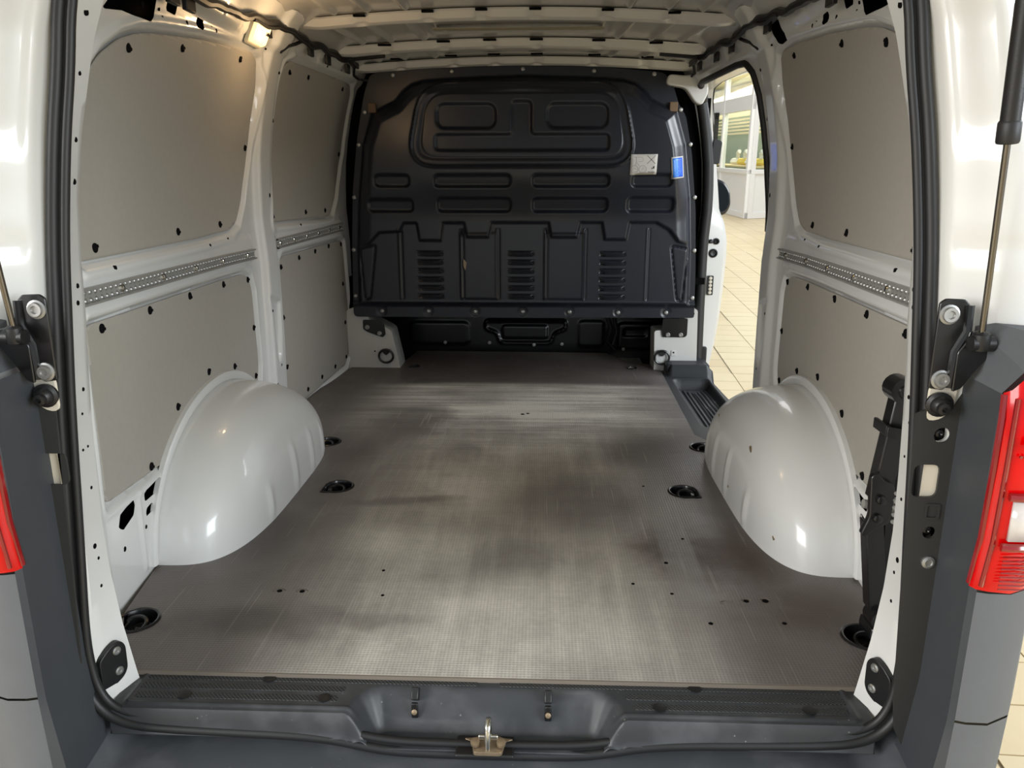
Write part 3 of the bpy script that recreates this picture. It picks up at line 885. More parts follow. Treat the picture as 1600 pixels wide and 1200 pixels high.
# ------------------------------------------------------------------ wheel arches
def arch(side):
    ny, nt = 110, 60
    Y0, HL = 2.088, .482
    us = np.sin(np.linspace(-1, 1, ny) * PI / 2)
    th = np.linspace(0, PI / 2, nt)
    rows = []
    for u in us:
        y = Y0 + HL * u
        H = .303 * (1 - abs(u) ** 2.1) ** (1 / 2.1)
        wx = float(W(y, .1)) - .002
        D = (wx - .613) * (1 - abs(u) ** 3.6) ** (1 / 3.6)
        row = []
        for t_ in th:
            s_ = math.sin(t_) ** (2 / 2.9); c_ = math.cos(t_) ** (2 / 2.9)
            x = wx - D * s_; z = H * c_
            # upright beads pressed into the inner face
            bead = 0
            for yb, z1 in ((1.86, .10), (2.06, .15), (2.22, .14), (2.36, .11)):
                bead += math.exp(-((y - yb) / .012) ** 2) * (1 / (1 + math.exp((z - z1) / .008))) * (1 if s_ > .8 else 0)
            x -= .006 * bead * min(1, max(0, (z - .004) / .03))
            row.append((side * x, y, z - .004))
        rows.append(row)
    b = MB(); b.grid(rows)
    t = thing('wheel_arch', ('left' if side < 0 else 'right') + (' glossy white wheel arch below the grey side panel' if side < 0 else ' white wheel arch with scratches and a chipped rear edge'), 'wheel arch', (side * .85, Y0, 0))
    obj('arch_shell', b, 'white', t, ang=60)
    # welded flange following the arch on the wall
    rows = []
    for a in np.linspace(.02, PI - .02, 60):
        cu_, su = math.cos(a), math.sin(a)
        pu = lambda k: (Y0 - (HL + k) * math.copysign(abs(cu_) ** (2 / 2.1), cu_), (.303 + k) * su ** (2 / 2.1))
        r = []
        for k, off in ((-.004, .004), (.0, .010), (.004, .012), (.02, .011), (.024, .008), (.024, -.004)):
            y, z = pu(k); r.append((side * (float(W(y, z)) - off), y, max(z, -.01)))
        rows.append(r)
    b = MB(); b.grid(rows)
    obj('arch_flange', b, 'white', t, ang=40)
    if side > 0:
        b = MB()
        for (y, z, dx, dz) in [(1.93, .19, .02, .008), (2.30, .17, .012, .004), (1.70, .05, .01, .004), (2.02, .05, .006, .004)]:
            H = .303 * (1 - abs((y - Y0) / HL) ** 2.1) ** (1 / 2.1)
            c_ = min(.999, (z + .004) / H); s_ = (1 - c_ ** 2.9) ** (1 / 2.9)
            D = (float(W(y, .1)) - .002 - .613) * (1 - abs((y - Y0) / HL) ** 3.6) ** (1 / 3.6)
            x = float(W(y, .1)) - .002 - D * s_
            b.box((x, y, z), (.004, dx, dz), Matrix.Rotation(.6, 3, 'X'))
        stuff(obj('paint_chips', b, 'rust', t))
    b = MB()
    b.lathe([(.006, 0), (.006, .003), (.002, .004)], (side * (float(W(1.79, .235)) - .012), 1.79, .225), (-side, 0, 0), 8)
    b.lathe([(.006, 0), (.006, .003), (.002, .004)], (side * (float(W(1.66, .14)) - .012), 1.665, .14), (-side, 0, 0), 8)
    stuff(obj('flange_plugs', b, 'black', t))
arch(-1)
arch(1)

# ------------------------------------------------------------------ grey side panels with push clips
clip_me = {}
for s_ in (-1, 1):
    mb = MB()
    mb.lathe([(.0100, -.003), (.0100, .0008), (.0075, .0020), (.001, .0024)], (0, 0, 0), (-s_, 0, 0), 14)
    mb.box((-s_ * .001, .007, 0), (.003, .007, .006))
    clip_me[s_] = mesh_of('clip', mb.v, mb.f); clip_me[s_].materials.append(M['void'])
def side_panel(name, poly, clips, side, label, off=-.006):
    y0, y1 = min(p[0] for p in poly) - .02, max(p[0] for p in poly) + .02
    z0, z1 = min(p[1] for p in poly) - .02, max(p[1] for p in poly) + .02
    Yg, Zg = np.meshgrid(np.linspace(y0, y1, 110), np.linspace(z0, z1, 60), indexing='ij')
    S = sd_poly(Yg, Zg, fillet(poly, .02, 3))
    P = np.stack([side * (W(Yg, Zg) - off), Yg, Zg], -1)
    t = thing(name, label, 'wall lining', wallpt(side, (y0 + y1) / 2, z0, off))
    sheet_obj('hardboard', P, S, 'panel', t, solid=.004)
    for y, z in clips:
        c_ = link('clip', clip_me[side], None, t)
        c_.location = wallpt(side, y, z, off + .003) - t.location
        c_.rotation_euler = (random.uniform(-.6, .6), 0, 0)
    return t
side_panel('lining_board', P_UL, C_UL, -1, 'upper rear left grey hardboard panel under the lit lamp')
side_panel('lining_board', P_LL, C_LL, -1, 'lower rear left grey hardboard panel above the left wheel arch')
side_panel('lining_board', P_UF, C_UF, -1, 'upper front left grey hardboard panel next to the dark bulkhead')
side_panel('lining_board', P_LF, C_LF, -1, 'lower front left grey hardboard panel reaching down to the floor')
side_panel('lining_board', P_UL, C_UL, 1, 'upper right grey hardboard panel beside the sliding door opening')
side_panel('lining_board', P_LL, C_LL, 1, 'lower right grey hardboard panel behind the black jack')

# ------------------------------------------------------------------ perforated lashing rails
def rail(side, a, b_, h, label):
    (y0, z0), (y1, z1) = a, b_
    L = y1 - y0; n = 40
    t = thing('lashing_rail', label, 'lashing rail', wallpt(side, y0, z0, .01), 'perforated steel lashing rails')
    prof = [(-.5, .006), (-.5, .020), (-.36, .022), (-.34, .013), (.34, .013), (.36, .022), (.5, .020), (.5, .006)]
    rows = []
    for i in range(n + 1):
        f = i / n; y = y0 + L * f; z = z0 + (z1 - z0) * f
        rows.append([tuple(wallpt(side, y, z + p * h, o_)) for p, o_ in prof])
    mb = MB(); mb.grid(rows)
    obj('rail_profile', mb, 'zinc', t, ang=30)
    mb = MB()
    k = int(L / .022)
    for i in range(k):
        f = (i + .5) / k; y = y0 + L * f; z = z0 + (z1 - z0) * f
        for s_ in (-.24, .24):
            mb.lathe([(.0055, 0), (.0055, .002), (.003, .005), (.001, .0055)], wallpt(side, y, z + s_ * h, .012), (-side, 0, 0), 8)
    stuff(obj('rail_bosses', mb, 'screw', t))
    for i in range(6):
        f = (i + .25) / 5.6; y = y0 + L * f; z = z0 + (z1 - z0) * f
        mb = MB(); mb.lathe([(.009, 0), (.009, .004), (.005, .007), (.001, .0075)], wallpt(side, y, z, .013), (-side, 0, 0), 12)
        obj('screw', mb, 'chrome', t)
rail(-1, (1.30, .660), (2.545, .640), .033, 'perforated steel rail across the rear left wall under the upper panel')
rail(-1, (2.80, .652), (3.555, .672), .036, 'short perforated steel rail on the front left wall near the bulkhead')
rail(1, (1.30, .662), (2.575, .643), .033, 'perforated steel rail across the right wall above the jack')

# ------------------------------------------------------------------ bulkhead (pressed sheet steel partition)
YB = 3.58
OUT = [(-.675,1.321),(-.64,1.336),(-.33,1.352),(0,1.358),(.33,1.352),(.61,1.328),(.649,1.284),(.681,1.192),(.712,1.153),(.748,.992),(.779,.743),(.794,.485),(.80,.277),(.80,.255),(-.80,.252),(-.80,.296),(-.79,.595),(-.775,.825),(-.745,1.047),(-.705,1.236)]
BODY = [(-.331,1.306),(-.44,1.298),(-.49,1.283),(-.53,1.255),(-.565,1.215),(-.61,1.195),(-.67,1.165),(-.715,1.03),(-.745,.80),(-.762,.565),(-.768,.315),(.768,.315),(.762,.565),(.745,.80),(.712,1.03),(.668,1.165),(.61,1.195),(.565,1.215),(.53,1.255),(.49,1.283),(.44,1.298),(.331,1.306),(0,1.318)]
BATT = [(-.775,.59),(-.70,.60),(-.654,.647),(-.56,.652),(-.54,.69),(-.48,.69),(-.468,.612),(-.372,.612),(-.36,.691),(-.265,.691),(-.25,.628),(-.155,.628),(-.14,.692),(.118,.692),(.132,.628),(.246,.628),(.26,.693),(.358,.693),(.372,.618),(.468,.618),(.48,.693),(.60,.694),(.66,.66),(.70,.61),(.775,.59),(.775,1.5),(-.775,1.5)]
WOUT = fillet([(-.435,1.285),(.425,1.285),(.495,.935),(-.505,.935)], .13, 8)
WIN = fillet([(-.412,1.237),(.403,1.237),(.444,.975),(-.450,.975)], .09, 8)
TEE = fillet([(-.047,1.205),(.038,1.205),(.038,1.069),(.374,1.069),(.374,1.002),(-.379,1.002),(-.379,1.069),(-.047,1.069)], .02, 4)
def bulk_y(x, z):
    d = np.zeros(x.shape)
    inner = sm(sd_poly(x, z, BODY) + .035, .07)
    d += .030 * sm(sd_poly(x, z, BODY) + .006, .022)
    d += .055 * smooth(z, .69, .93) * inner
    d += .022 * sm(sd_poly(x, z, BATT), .016) * inner
    d -= .016 * smooth(z, .93, 1.32) * inner
    dw = sd_poly(x, z, WOUT); di = sd_poly(x, z, WIN)
    d += .013 * sm(np.abs(dw) - .004, .014)
    d -= .006 * sm(dw + .03, .02)
    d += .004 * sm(di, .008)
    d -= .014 * sm(sd_box(x, z, -.371, -.116, 1.094, 1.195, .035), .016)
    d -= .014 * sm(sd_box(x, z, .106, .366, 1.094, 1.195, .035), .016)
    d -= .014 * sm(sd_poly(x, z, TEE), .016)
    for a, c_, e, f in [(-.388,-.052,.850,.900),(.045,.379,.850,.900),(.479,.652,.850,.900),(-.652,-.499,.850,.900),(-.380,-.052,.741,.800),(.045,.377,.741,.800),(.466,.668,.741,.803),(-.693,-.491,.741,.795)]:
        d -= .022 * sm(sd_box(x, z, a, c_, e, f, .02), .018)
    for xr in (-.565, -.282, -.118, .102, .278, .562):
        d += .007 * sm(sd_seg(x, z, (xr, .345), (xr, .66), .003), .012) - .006 * sm(sd_seg(x, z, (xr + .012, .345), (xr + .012, .66), .003), .012)
    d += .006 * sm(sd_box(x, z, -.285, -.118, .345, .645, .01), .012) + .006 * sm(sd_box(x, z, .102, .280, .345, .645, .01), .012)
    for sgn in (-1, 1):
        sl = fillet([(sgn * .750, .574), (sgn * .675, .59), (sgn * .71, .342), (sgn * .735, .336)], .012, 3)
        d -= .009 * sm(np.abs(sd_poly(x, z, sl)) - .003, .010)
    for xl in (-.424, -.006, .412):
        for k in range(6):
            d -= .006 * sm(sd_box(x, z, xl - .058, xl + .058, .352 + .0395 * k - .006, .352 + .0395 * k + .004, .003), .008)
    # dimples round the edge screws
    for xb in (-.665, -.443, -.222, 0, .22, .447, .67):
        d -= .004 * sm(np.hypot(x - xb, z - .28) - .022, .01)
    d += .010 * sm(sd_seg(x, z, (-.8, .318), (.8, .318), .008), .02)
    return YB - d
xs = np.linspace(-.82, .82, 430); zs = np.linspace(.24, 1.37, 300)
Xg, Zg = np.meshgrid(xs, zs, indexing='ij')
Yg = bulk_y(Xg, Zg)
S = sd_poly(Xg, Zg, fillet(OUT, .03, 3))
bulk = thing('bulkhead', 'dark blue black pressed steel bulkhead at the front of the cargo bay', 'partition', (0, YB, .25))
sheet_obj('bulkhead_sheet', np.stack([Xg, Yg, Zg], -1), S, 'bulk', bulk)
def by(x, z): return float(bulk_y(np.array([x]), np.array([z]))[0])
sme = None
for x, z in [(-.665,.279),(-.443,.280),(-.222,.279),(.001,.280),(.220,.279),(.447,.278),(.670,.279),(-.570,1.323),(-.311,1.337),(-.001,1.344),(.307,1.335),(.567,1.321),(-.702,1.169),(-.736,1.031),(-.769,.802),(-.783,.565),(-.786,.351),(.688,1.174),(.738,1.029),(.770,.802),(.782,.566),(.786,.349)]:
    if sme is None:
        mb = MB(); mb.lathe([(.0105, 0), (.0105, .003), (.008, .006), (.004, .007), (.001, .0065)], (0, 0, 0), (0, -1, 0), 12)
        sme = mesh_of('screw', mb.v, mb.f); sme.materials.append(M['screw'])
    o = link('screw', sme, None, bulk); o.location = Vector((x, by(x, z), z)) - bulk.location
lme = None
for xl in (-.424, -.006, .412):
    for k in range(6):
        if lme is None:
            rows = []
            for i in range(13):
                f = i / 12; x = (f - .5) * .132
                e = min(1, min(f, 1 - f) / .2); e = math.sin(e * PI / 2)
                rows.append([(x * (1 - .06 * j), -.002 - .013 * e * math.sin(PI * min(1, j / 4)) if j < 4 else -.016 * e, .017 - .024 * j / 4 * (.3 + .7 * e) - .004) for j in range(5)])
            mb = MB(); mb.grid(rows)
            lme = mesh_of('louvre', mb.v, mb.f, True, 60); lme.materials.append(M['bulk'])
        o = link('louvre', lme, None, bulk)
        z = .352 + .0395 * k
        o.location = Vector((xl, by(xl + .065, z + .012) + .001, z + .004)) - bulk.location
b = MB(); b.prism(fillet([(-.270, .530), (-.256, .512), (-.262, .475), (-.272, .50)], .004, 2), (0, by(-.26, .50) - .0012, 0), (1, 0, 0), (0, 0, 1), .001)
obj('rust_stain', b, 'rust', bulk)['label'] = 'brown rust stain'
# tan foam blocks in the upper corners
for x in (-.665, .655):
    b = MB(); b.box((x, YB - .014, 1.185), (.035, .02, .04)); obj('foam_block', b, 'foam', bulk, bevel=.003)

# warning labels stuck on the bulkhead
def on_bulk(quad, name, parent, m, lift, thick=.0006):
    b = MB()
    (x0, z0), (x1, z1), (x2, z2), (x3, z3) = quad
    n = 8; rows = []
    for i in range(n + 1):
        r = []
        for j in range(n + 1):
            u, v = i / n, j / n
            x = (x0 * (1 - u) + x1 * u) * (1 - v) + (x3 * (1 - u) + x2 * u) * v
            z = (z0 * (1 - u) + z1 * u) * (1 - v) + (z3 * (1 - u) + z2 * u) * v
            r.append((x, by(x, z) - lift, z))
        rows.append(r)
    b.grid(rows)
    o = obj(name, b, m, parent, normals=False)
    md = o.modifiers.new('solid', 'SOLIDIFY'); md.thickness = thick; md.offset = 0
    return o
lab = on_bulk([(.466, .898), (.580, .900), (.583, .985), (.468, .984)], 'white_label', bulk, 'label', .0050)
lab['label'] = 'white label with pictograms and a crossed out field'
def lbl_line(name, pts, r, m, closed=False):
    b = MB(); b.tube([(x, by(x, z) - .0056, z) for x, z in pts], r, 5, closed)
    return b
def merge(bs):
    r = MB()
    for q in bs: r.add(q.v, q.f)
    return r
stuff(obj('pictogram_lines', merge([lbl_line('', circle(.485, .922, .0155, 20), .0007, '', True), lbl_line('', circle(.520, .922, .0155, 20), .0007, '', True),
      lbl_line('', [(.487, .935), (.493, .952), (.490, .975)], .0006, ''), lbl_line('', [(.493, .950), (.507, .936)], .0006, ''), lbl_line('', [(.478, .972), (.516, .972), (.523, .964), (.518, .954), (.500, .954)], .0005, ''),
      lbl_line('', [(.476, .918), (.485, .927), (.495, .92)], .0006, ''), lbl_line('', [(.517, .915), (.521, .931), (.527, .916)], .0006, ''), lbl_line('', [(.474, .911), (.494, .911)], .0006, ''), lbl_line('', [(.51, .911), (.53, .911)], .0006, '')]), 'greyink', bulk))
obj('cross_mark', merge([lbl_line('', [(.538, .945), (.574, .979)], .0009, ''), lbl_line('', [(.574, .945), (.538, .979)], .0009, '')]), 'ink', bulk)
b = MB(); b.box((.567, by(.567, .929) - .0056, .929), (.006, .001, .008)); b.box((.560, by(.56, .926) - .0056, .926), (.004, .001, .005)); b.box((.569, by(.567, .934) - .0056, .934), (.004, .001, .003))
obj('label_emblem', b, 'ink', bulk)
fc = bpy.data.curves.new('lettering', 'FONT'); fc.body = 'Sortimo'; fc.size = .0085; fc.align_x = 'CENTER'; fc.extrude = .0002
fo = bpy.data.objects.new('lettering', fc)
me = bpy.data.meshes.new_from_object(fo); bpy.data.objects.remove(fo)
me.transform(frame((.558, by(.558, .912) - .0058, .9085), (1, 0, 0), (0, 0, 1)))
me.transform(Matrix.Translation(-bulk.location))
link('lettering', me, 'ink', bulk)
bl = on_bulk([(.648, .880), (.708, .888), (.701, .979), (.640, .971)], 'blue_sticker', bulk, 'label', .0050)
bl['label'] = 'small blue sticker with a white border'
on_bulk([(.653, .886), (.703, .892), (.697, .973), (.646, .966)], 'sticker_field', bulk, 'blue', .0058)
on_bulk([(.653, .886), (.676, .889), (.672, .970), (.646, .966)], 'sticker_light_field', bulk, 'lightblue', .0064)
stuff(obj('sticker_drawing', merge([lbl_line('', [(.672, .935), (.692, .914), (.676, .894), (.656, .915)], .0008, '', True), lbl_line('', [(.656, .915), (.652, .945), (.668, .965)], .0006, ''), lbl_line('', [(.670, .905), (.675, .917), (.683, .913)], .0010, '')]), 'paleblue', bulk))
for o in bulk.children:
    if o.name.startswith('sticker_drawing'): o.data.transform(Matrix.Translation((0, -.0014, 0)))

for o in list(bulk.children):
    st_ = o.name.split('.')[0]
    if st_ in ('pictogram_lines', 'cross_mark', 'label_emblem', 'lettering'): o.parent = lab
    elif st_ in ('sticker_field', 'sticker_light_field', 'sticker_drawing'): o.parent = bl
# seat box seen through the gap below the bulkhead
sb = thing('seat_box', 'black pressed seat box seen through the gap under the bulkhead', 'seat box', (0, 4.07, 0))
Xg, Zg = np.meshgrid(np.linspace(-.80, .80, 220), np.linspace(-.10, .34, 70), indexing='ij')
d = .012 * sm(np.abs(sd_poly(Xg, Zg, fillet([(-.21, .105), (-.15, .085), (-.13, .03), (.14, .03), (.16, .085), (.22, .105), (.22, .15), (-.21, .15)], .02))) - .006, .012)
d += .010 * sm(sd_box(Xg, Zg, -.12, .12, .055, .125, .015), .012)
d += .008 * sm(sd_box(Xg, Zg, -.62, -.30, .02, .14, .03), .02) + .008 * sm(sd_box(Xg, Zg, .29, .42, .01, .15, .02), .02) + .012 * sm(sd_box(Xg, Zg, .50, .68, .0, .14, .02), .015) - .008 * sm(sd_box(Xg, Zg, .53, .65, .07, .11, .01), .01)
sheet_obj('seat_box_front', np.stack([Xg, 4.08 - d, Zg], -1), None, 'gloss', sb, solid=.003)
for x, z in ((-.19, .03), (.20, .025), (-.43, .03), (.05, .02), (.53, -.0)):
    b = MB(); b.lathe([(.009, 0), (.009, .005), (.004, .006)], (x, 4.07, z), (0, -1, 0), 10); obj('bolt', b, 'zinc', sb)
b = MB(); b.tube([(.43, 4.05, .2), (.46, 4.03, .12), (.44, 4.03, .05), (.48, 4.04, .0)], .012, 8); b.tube([(.47, 4.05, .2), (.49, 4.03, .1), (.47, 4.03, .03)], .009, 8)
obj('cable', b, 'black', sb)

# white sheet-metal feet of the B-pillars, with their braces and lashing rings
def foot(side):
    t = thing('pillar_foot', ('left' if side < 0 else 'right') + ' white pillar foot beside the gap under the bulkhead', 'pillar foot', (side * .70, 3.62, 0))
    if side < 0:
        poly = [(-.84, -.01), (-.59, -.01), (-.595, .023), (-.627, .18), (-.65, .195), (-.735, .24), (-.755, .285), (-.765, .295), (-.795, .295), (-.84, .28)]
    else:
        poly = [(.628, -.02), (.628, .035), (.623, .190), (.755, .195), (.765, .29), (.80, .295), (.82, .29), (.83, -.02)]
    P = fillet(poly, .012, 3)
    o = plate_obj('foot_plate', [P], .14, (0, 3.60 + .14, 0), (1, 0, 0), (0, 0, 1), 'white', t, bevel=.004)
    # plate grows along ux x uy = -y, so it spans y 3.60 .. 3.74
    cx = -.71 if side < 0 else .712
    br = [(-.762, .235), (-.762, .19), (-.74, .175), (-.668, .150), (-.655, .165), (-.66, .215), (-.69, .235)] if side < 0 else [(.66, .16), (.655, .195), (.66, .25), (.775, .25), (.775, .17), (.765, .16)]
    plate_obj('brace_plate', [fillet(br, .008, 3)], .004, (0, 3.597, 0), (1, 0, 0), (0, 0, 1), 'gloss', t, bevel=.001)
    for x, z in ([(-.742, .199), (-.684, .170)] if side < 0 else [(.685, .172), (.745, .172)]):
        b = MB(); b.lathe([(.011, 0), (.011, .005), (.008, .007), (.006, .005), (.001, .005)], (x, 3.593, z), (0, -1, 0), 12); obj('bolt', b, 'screw', t)
    rx, rz = (-.656, .066) if side < 0 else (.662, .070)
    b = MB(); b.tube([(rx + .034 * math.cos(a), 3.585, rz + .032 * math.sin(a) - .006) for a in np.linspace(0, 2 * PI, 24, endpoint=False)], .0056, 8, True)
    obj('lashing_ring', b, 'gloss', t)
    b = MB(); b.prism(fillet([(rx - .022, rz + .026), (rx + .022, rz + .026), (rx + .014, rz + .008), (rx, rz - .004), (rx - .014, rz + .008)], .005, 3), (0, 3.600, 0), (1, 0, 0), (0, 0, 1), .012)
    obj('ring_holder', b, 'black', t, bevel=.002)
    b = MB()
    sx = rx - side * .0 + (.055 if side > 0 else -.055)
    b.box((sx, 3.598, rz + .012), (.022, .004, .026)); obj('sheet_tab', b, 'white', t, bevel=.001)
    b = MB(); b.lathe([(.004, 0), (.004, .0015)], (sx, 3.596, rz + .016), (0, -1, 0), 8)
    b.lathe([(.006, 0), (.006, .0015)], (-.782 if side < 0 else .80, 3.6, .272), (0, -1, 0), 8)
    stuff(obj('foot_holes', b, 'void', t))
foot(-1)
foot(1)
b = MB(); b.prism(fillet([(.615, 1.275), (.70, 1.262), (.745, 1.20), (.775, 1.19), (.80, 1.24), (.79, 1.33), (.70, 1.31), (.625, 1.318)], .02, 4), (0, 3.60, 0), (1, 0, 0), (0, 0, 1), .05)
tag(obj('roof_bracket', b, 'white', bevel=.006), 'white pressed bracket at the upper right corner of the bulkhead', 'bracket')

# ------------------------------------------------------------------ side step in the sliding-door opening
st = thing('side_step', 'black plastic entry step with ribs in the sliding door opening', 'step', (.76, 3.1, -.06))
OUTL = fillet([(.632, 2.60), (.70, 2.56), (.83, 2.60), (.885, 2.75), (.90, 3.0), (.885, 3.66), (.655, 3.66)], .03, 4)
Xg, Yg = np.meshgrid(np.linspace(.62, .91, 100), np.linspace(2.54, 3.68, 240), indexing='ij')
S = sd_poly(Xg, Yg, OUTL)
inn = fillet([(.70, 2.73), (.80, 2.78), (.862, 2.95), (.855, 3.44), (.70, 3.44)], .03, 4)
dd_ = sd_poly(Xg, Yg, inn)
Zg = -.006 - .05 * sm(dd_, .03)
for k in range(5):
    Zg += .006 * sm(np.abs(dd_ + .02 + .018 * k) - .003, .007)
Zg += .05 * smooth(Yg, 3.47, 3.52) * smooth(Xg, .67, .70)
Zg -= .03 * smooth(Xg, .855, .885)
sheet_obj('step_tread', np.stack([Xg, Yg, Zg], -1), S, 'step', st, solid=.004)
b = MB(); b.box((.775, 3.585, .02), (.20, .13, .05)); obj('step_end_block', b, 'step', st, bevel=.008)

# black rubber seal of the sliding-door opening
path = [(2.80, .70), (2.845, .86), (2.868, .99), (2.880, 1.16), (2.904, 1.238), (2.952, 1.276), (3.04, 1.282), (3.28, 1.281), (3.513, 1.279), (3.60, 1.262), (3.642, 1.21), (3.655, 1.05), (3.662, .8), (3.668, .5), (3.668, .25), (3.668, -.06)]
pp = []
for i in range(len(path) - 1):
    for k in range(5):
        f = k / 5; y = path[i][0] * (1 - f) + path[i + 1][0] * f; z = path[i][1] * (1 - f) + path[i + 1][1] * f
        pp.append(wallpt(1, y, z, .002 - (.012 if y > 3.6 else 0)))
b = MB(); b.tube(pp, [.0135 if p.y < 3.55 else .026 for p in pp], 10)
t = tag(obj('door_seal', b, 'rubber'), 'black rubber seal round the sliding door opening', 'seal')

# front door and B-pillar seen at a slant past the sliding-door opening
fd = thing('front_door', 'white front passenger door seen edge on through the sliding door opening', 'door', (.93, 3.8, -.2))
zz = np.linspace(-.32, 1.27, 80); rows = []
for z in zz:
    xe = float(np.interp(z, [-.32, -.09, .1, .23, .35, .53, .60, .68, .71, .74, .80, .97, 1.1, 1.2, 1.27], [.90, .91, .945, .96, .968, .975, .972, .955, .940, .925, .918, .895, .862, .818, .79]))
    x0 = float(W(3.66, z)) + .005
    rows.append([(x0 - .02, 3.675, z), (x0 + .01, 3.68, z), (x0 + (xe - x0) * .5, 3.69, z), (x0 + (xe - x0) * .78, 3.70, z), (x0 + (xe - x0) * .84, 3.735, z), (x0 + (xe - x0) * .97, 3.755, z), (xe, 3.78, z), (xe + .004, 3.9, z), (xe - .01, 4.3, z), (xe - .06, 4.9, z)])
b = MB(); b.grid(rows); obj('door_skin', b, 'white', fd, ang=40)
b = MB(); b.prism(fillet([(-.028, -.05), (.012, -.055), (.02, .045), (-.02, .06)], .01), (.876, 3.676, 1.0), (1, 0, 0), (0, 0, 1), .02); obj('latch', b, 'black', fd, bevel=.003)
for x, z, r in ((.892, .545, .016), (.903, .60, .010)):
    b = MB(); b.lathe([(r + .005, 0), (r + .005, .006), (r, .008), (r - .004, .002), (.001, .0)], (x, 3.688, z), (.1, -1, 0), 18); obj('buffer_socket', b, 'black', fd)
b = MB(); b.lathe([(.010, 0), (.010, .012), (.006, .016)], (.876, 3.685, .60), (.1, -1, 0), 14); obj('rubber_stop', b, 'black', fd)
b = MB(); b.prism(rrect(-.014, .014, -.046, .046, .005), (.886, 3.680, .395), (1, 0, 0), (0, 0, 1), .006); cp = obj('contact_plate', b, 'black', fd, bevel=.001)
for k in range(5):
    b = MB(); b.lathe([(.008, 0), (.008, .004), (.005, .005)], (.886, 3.676, .361 + .017 * k), (0, -1, 0), 10); obj('contact_pin', b, 'buff', fd)
b = MB(); b.box((.872, 3.67, .04), (.03, .03, .12)); obj('hinge', b, 'black', fd, bevel=.006)
mr = thing('door_mirror', 'black door mirror standing out beyond the front door', 'mirror', (1.12, 4.75, .8))
ol = fillet([(-.02, -.11), (.075, -.115), (.105, -.06), (.095, .03), (.05, .09), (-.02, .10)], .03, 4)
b = MB(); b.prism(ol, (1.10, 4.72, .79), (1, 0, 0), (0, 0, 1), -.09); obj('mirror_housing', b, 'gloss', mr, bevel=.015)
b = MB(); b.prism([(x * .82 + .006, z * .82) for x, z in ol], (1.10, 4.72, .79), (1, 0, 0), (0, 0, 1), .003); obj('mirror_glass', b, 'mirror', mr)
b = MB(); b.box((1.03, 4.76, .73), (.14, .05, .06)); obj('mirror_arm', b, 'gloss', mr, bevel=.01)

# ------------------------------------------------------------------ interior lamp, cables
lm = thing('interior_lamp', 'lit rectangular interior lamp glowing warm at the upper left', 'lamp', wallpt(-1, 2.47, 1.30, .02))
def onw(side, y, z, off): return wallpt(side, y, z, off)
def wall_slab(y0, y1, z0, z1, o0, o1, side, r=.012, n=4):
    poly = rrect(y0, y1, z0, z1, r, n)
    mb = MB(); k = len(poly)
    A = [onw(side, y, z, o0) for y, z in poly]; Bq = [onw(side, (y0 + y1) / 2 + (y - (y0 + y1) / 2) * .92, (z0 + z1) / 2 + (z - (z0 + z1) / 2) * .92, o1) for y, z in poly]
    mb.add(A + Bq, [tuple(range(k))[::-1], tuple(range(k, 2 * k))] + [(i, (i + 1) % k, k + (i + 1) % k, k + i) for i in range(k)])
    return mb
obj('lamp_base', wall_slab(2.405, 2.545, 1.268, 1.338, .010, .020, -1), 'cream', lm, bevel=.002)
obj('lamp_lens', wall_slab(2.41, 2.54, 1.272, 1.334, .020, .034, -1), 'lamp', lm, bevel=.004)
b = MB(); b.lathe([(.001, 0), (.016, .001), (.012, .006), (.001, .008)], onw(-1, 2.452, 1.300, .033), (1, 0, -.4), 12); obj('lamp_bulb', b, 'filament', lm)
b = MB()
for k in range(7): b.tube([onw(-1, 2.425 + .017 * k, 1.277, .0345), onw(-1, 2.425 + .017 * k, 1.329, .0345)], .0012, 5)
stuff(obj('lens_ribs', b, 'lamp', lm))
pl = bpy.data.lights.new('lamp_light', 'POINT'); pl.energy = 1.3; pl.color = (1.0, .66, .34); pl.shadow_soft_size = .03
po = bpy.data.objects.new('lamp_light', pl); C.objects.link(po); po.parent = lm
po.location = onw(-1, 2.47, 1.27, .15) - lm.location

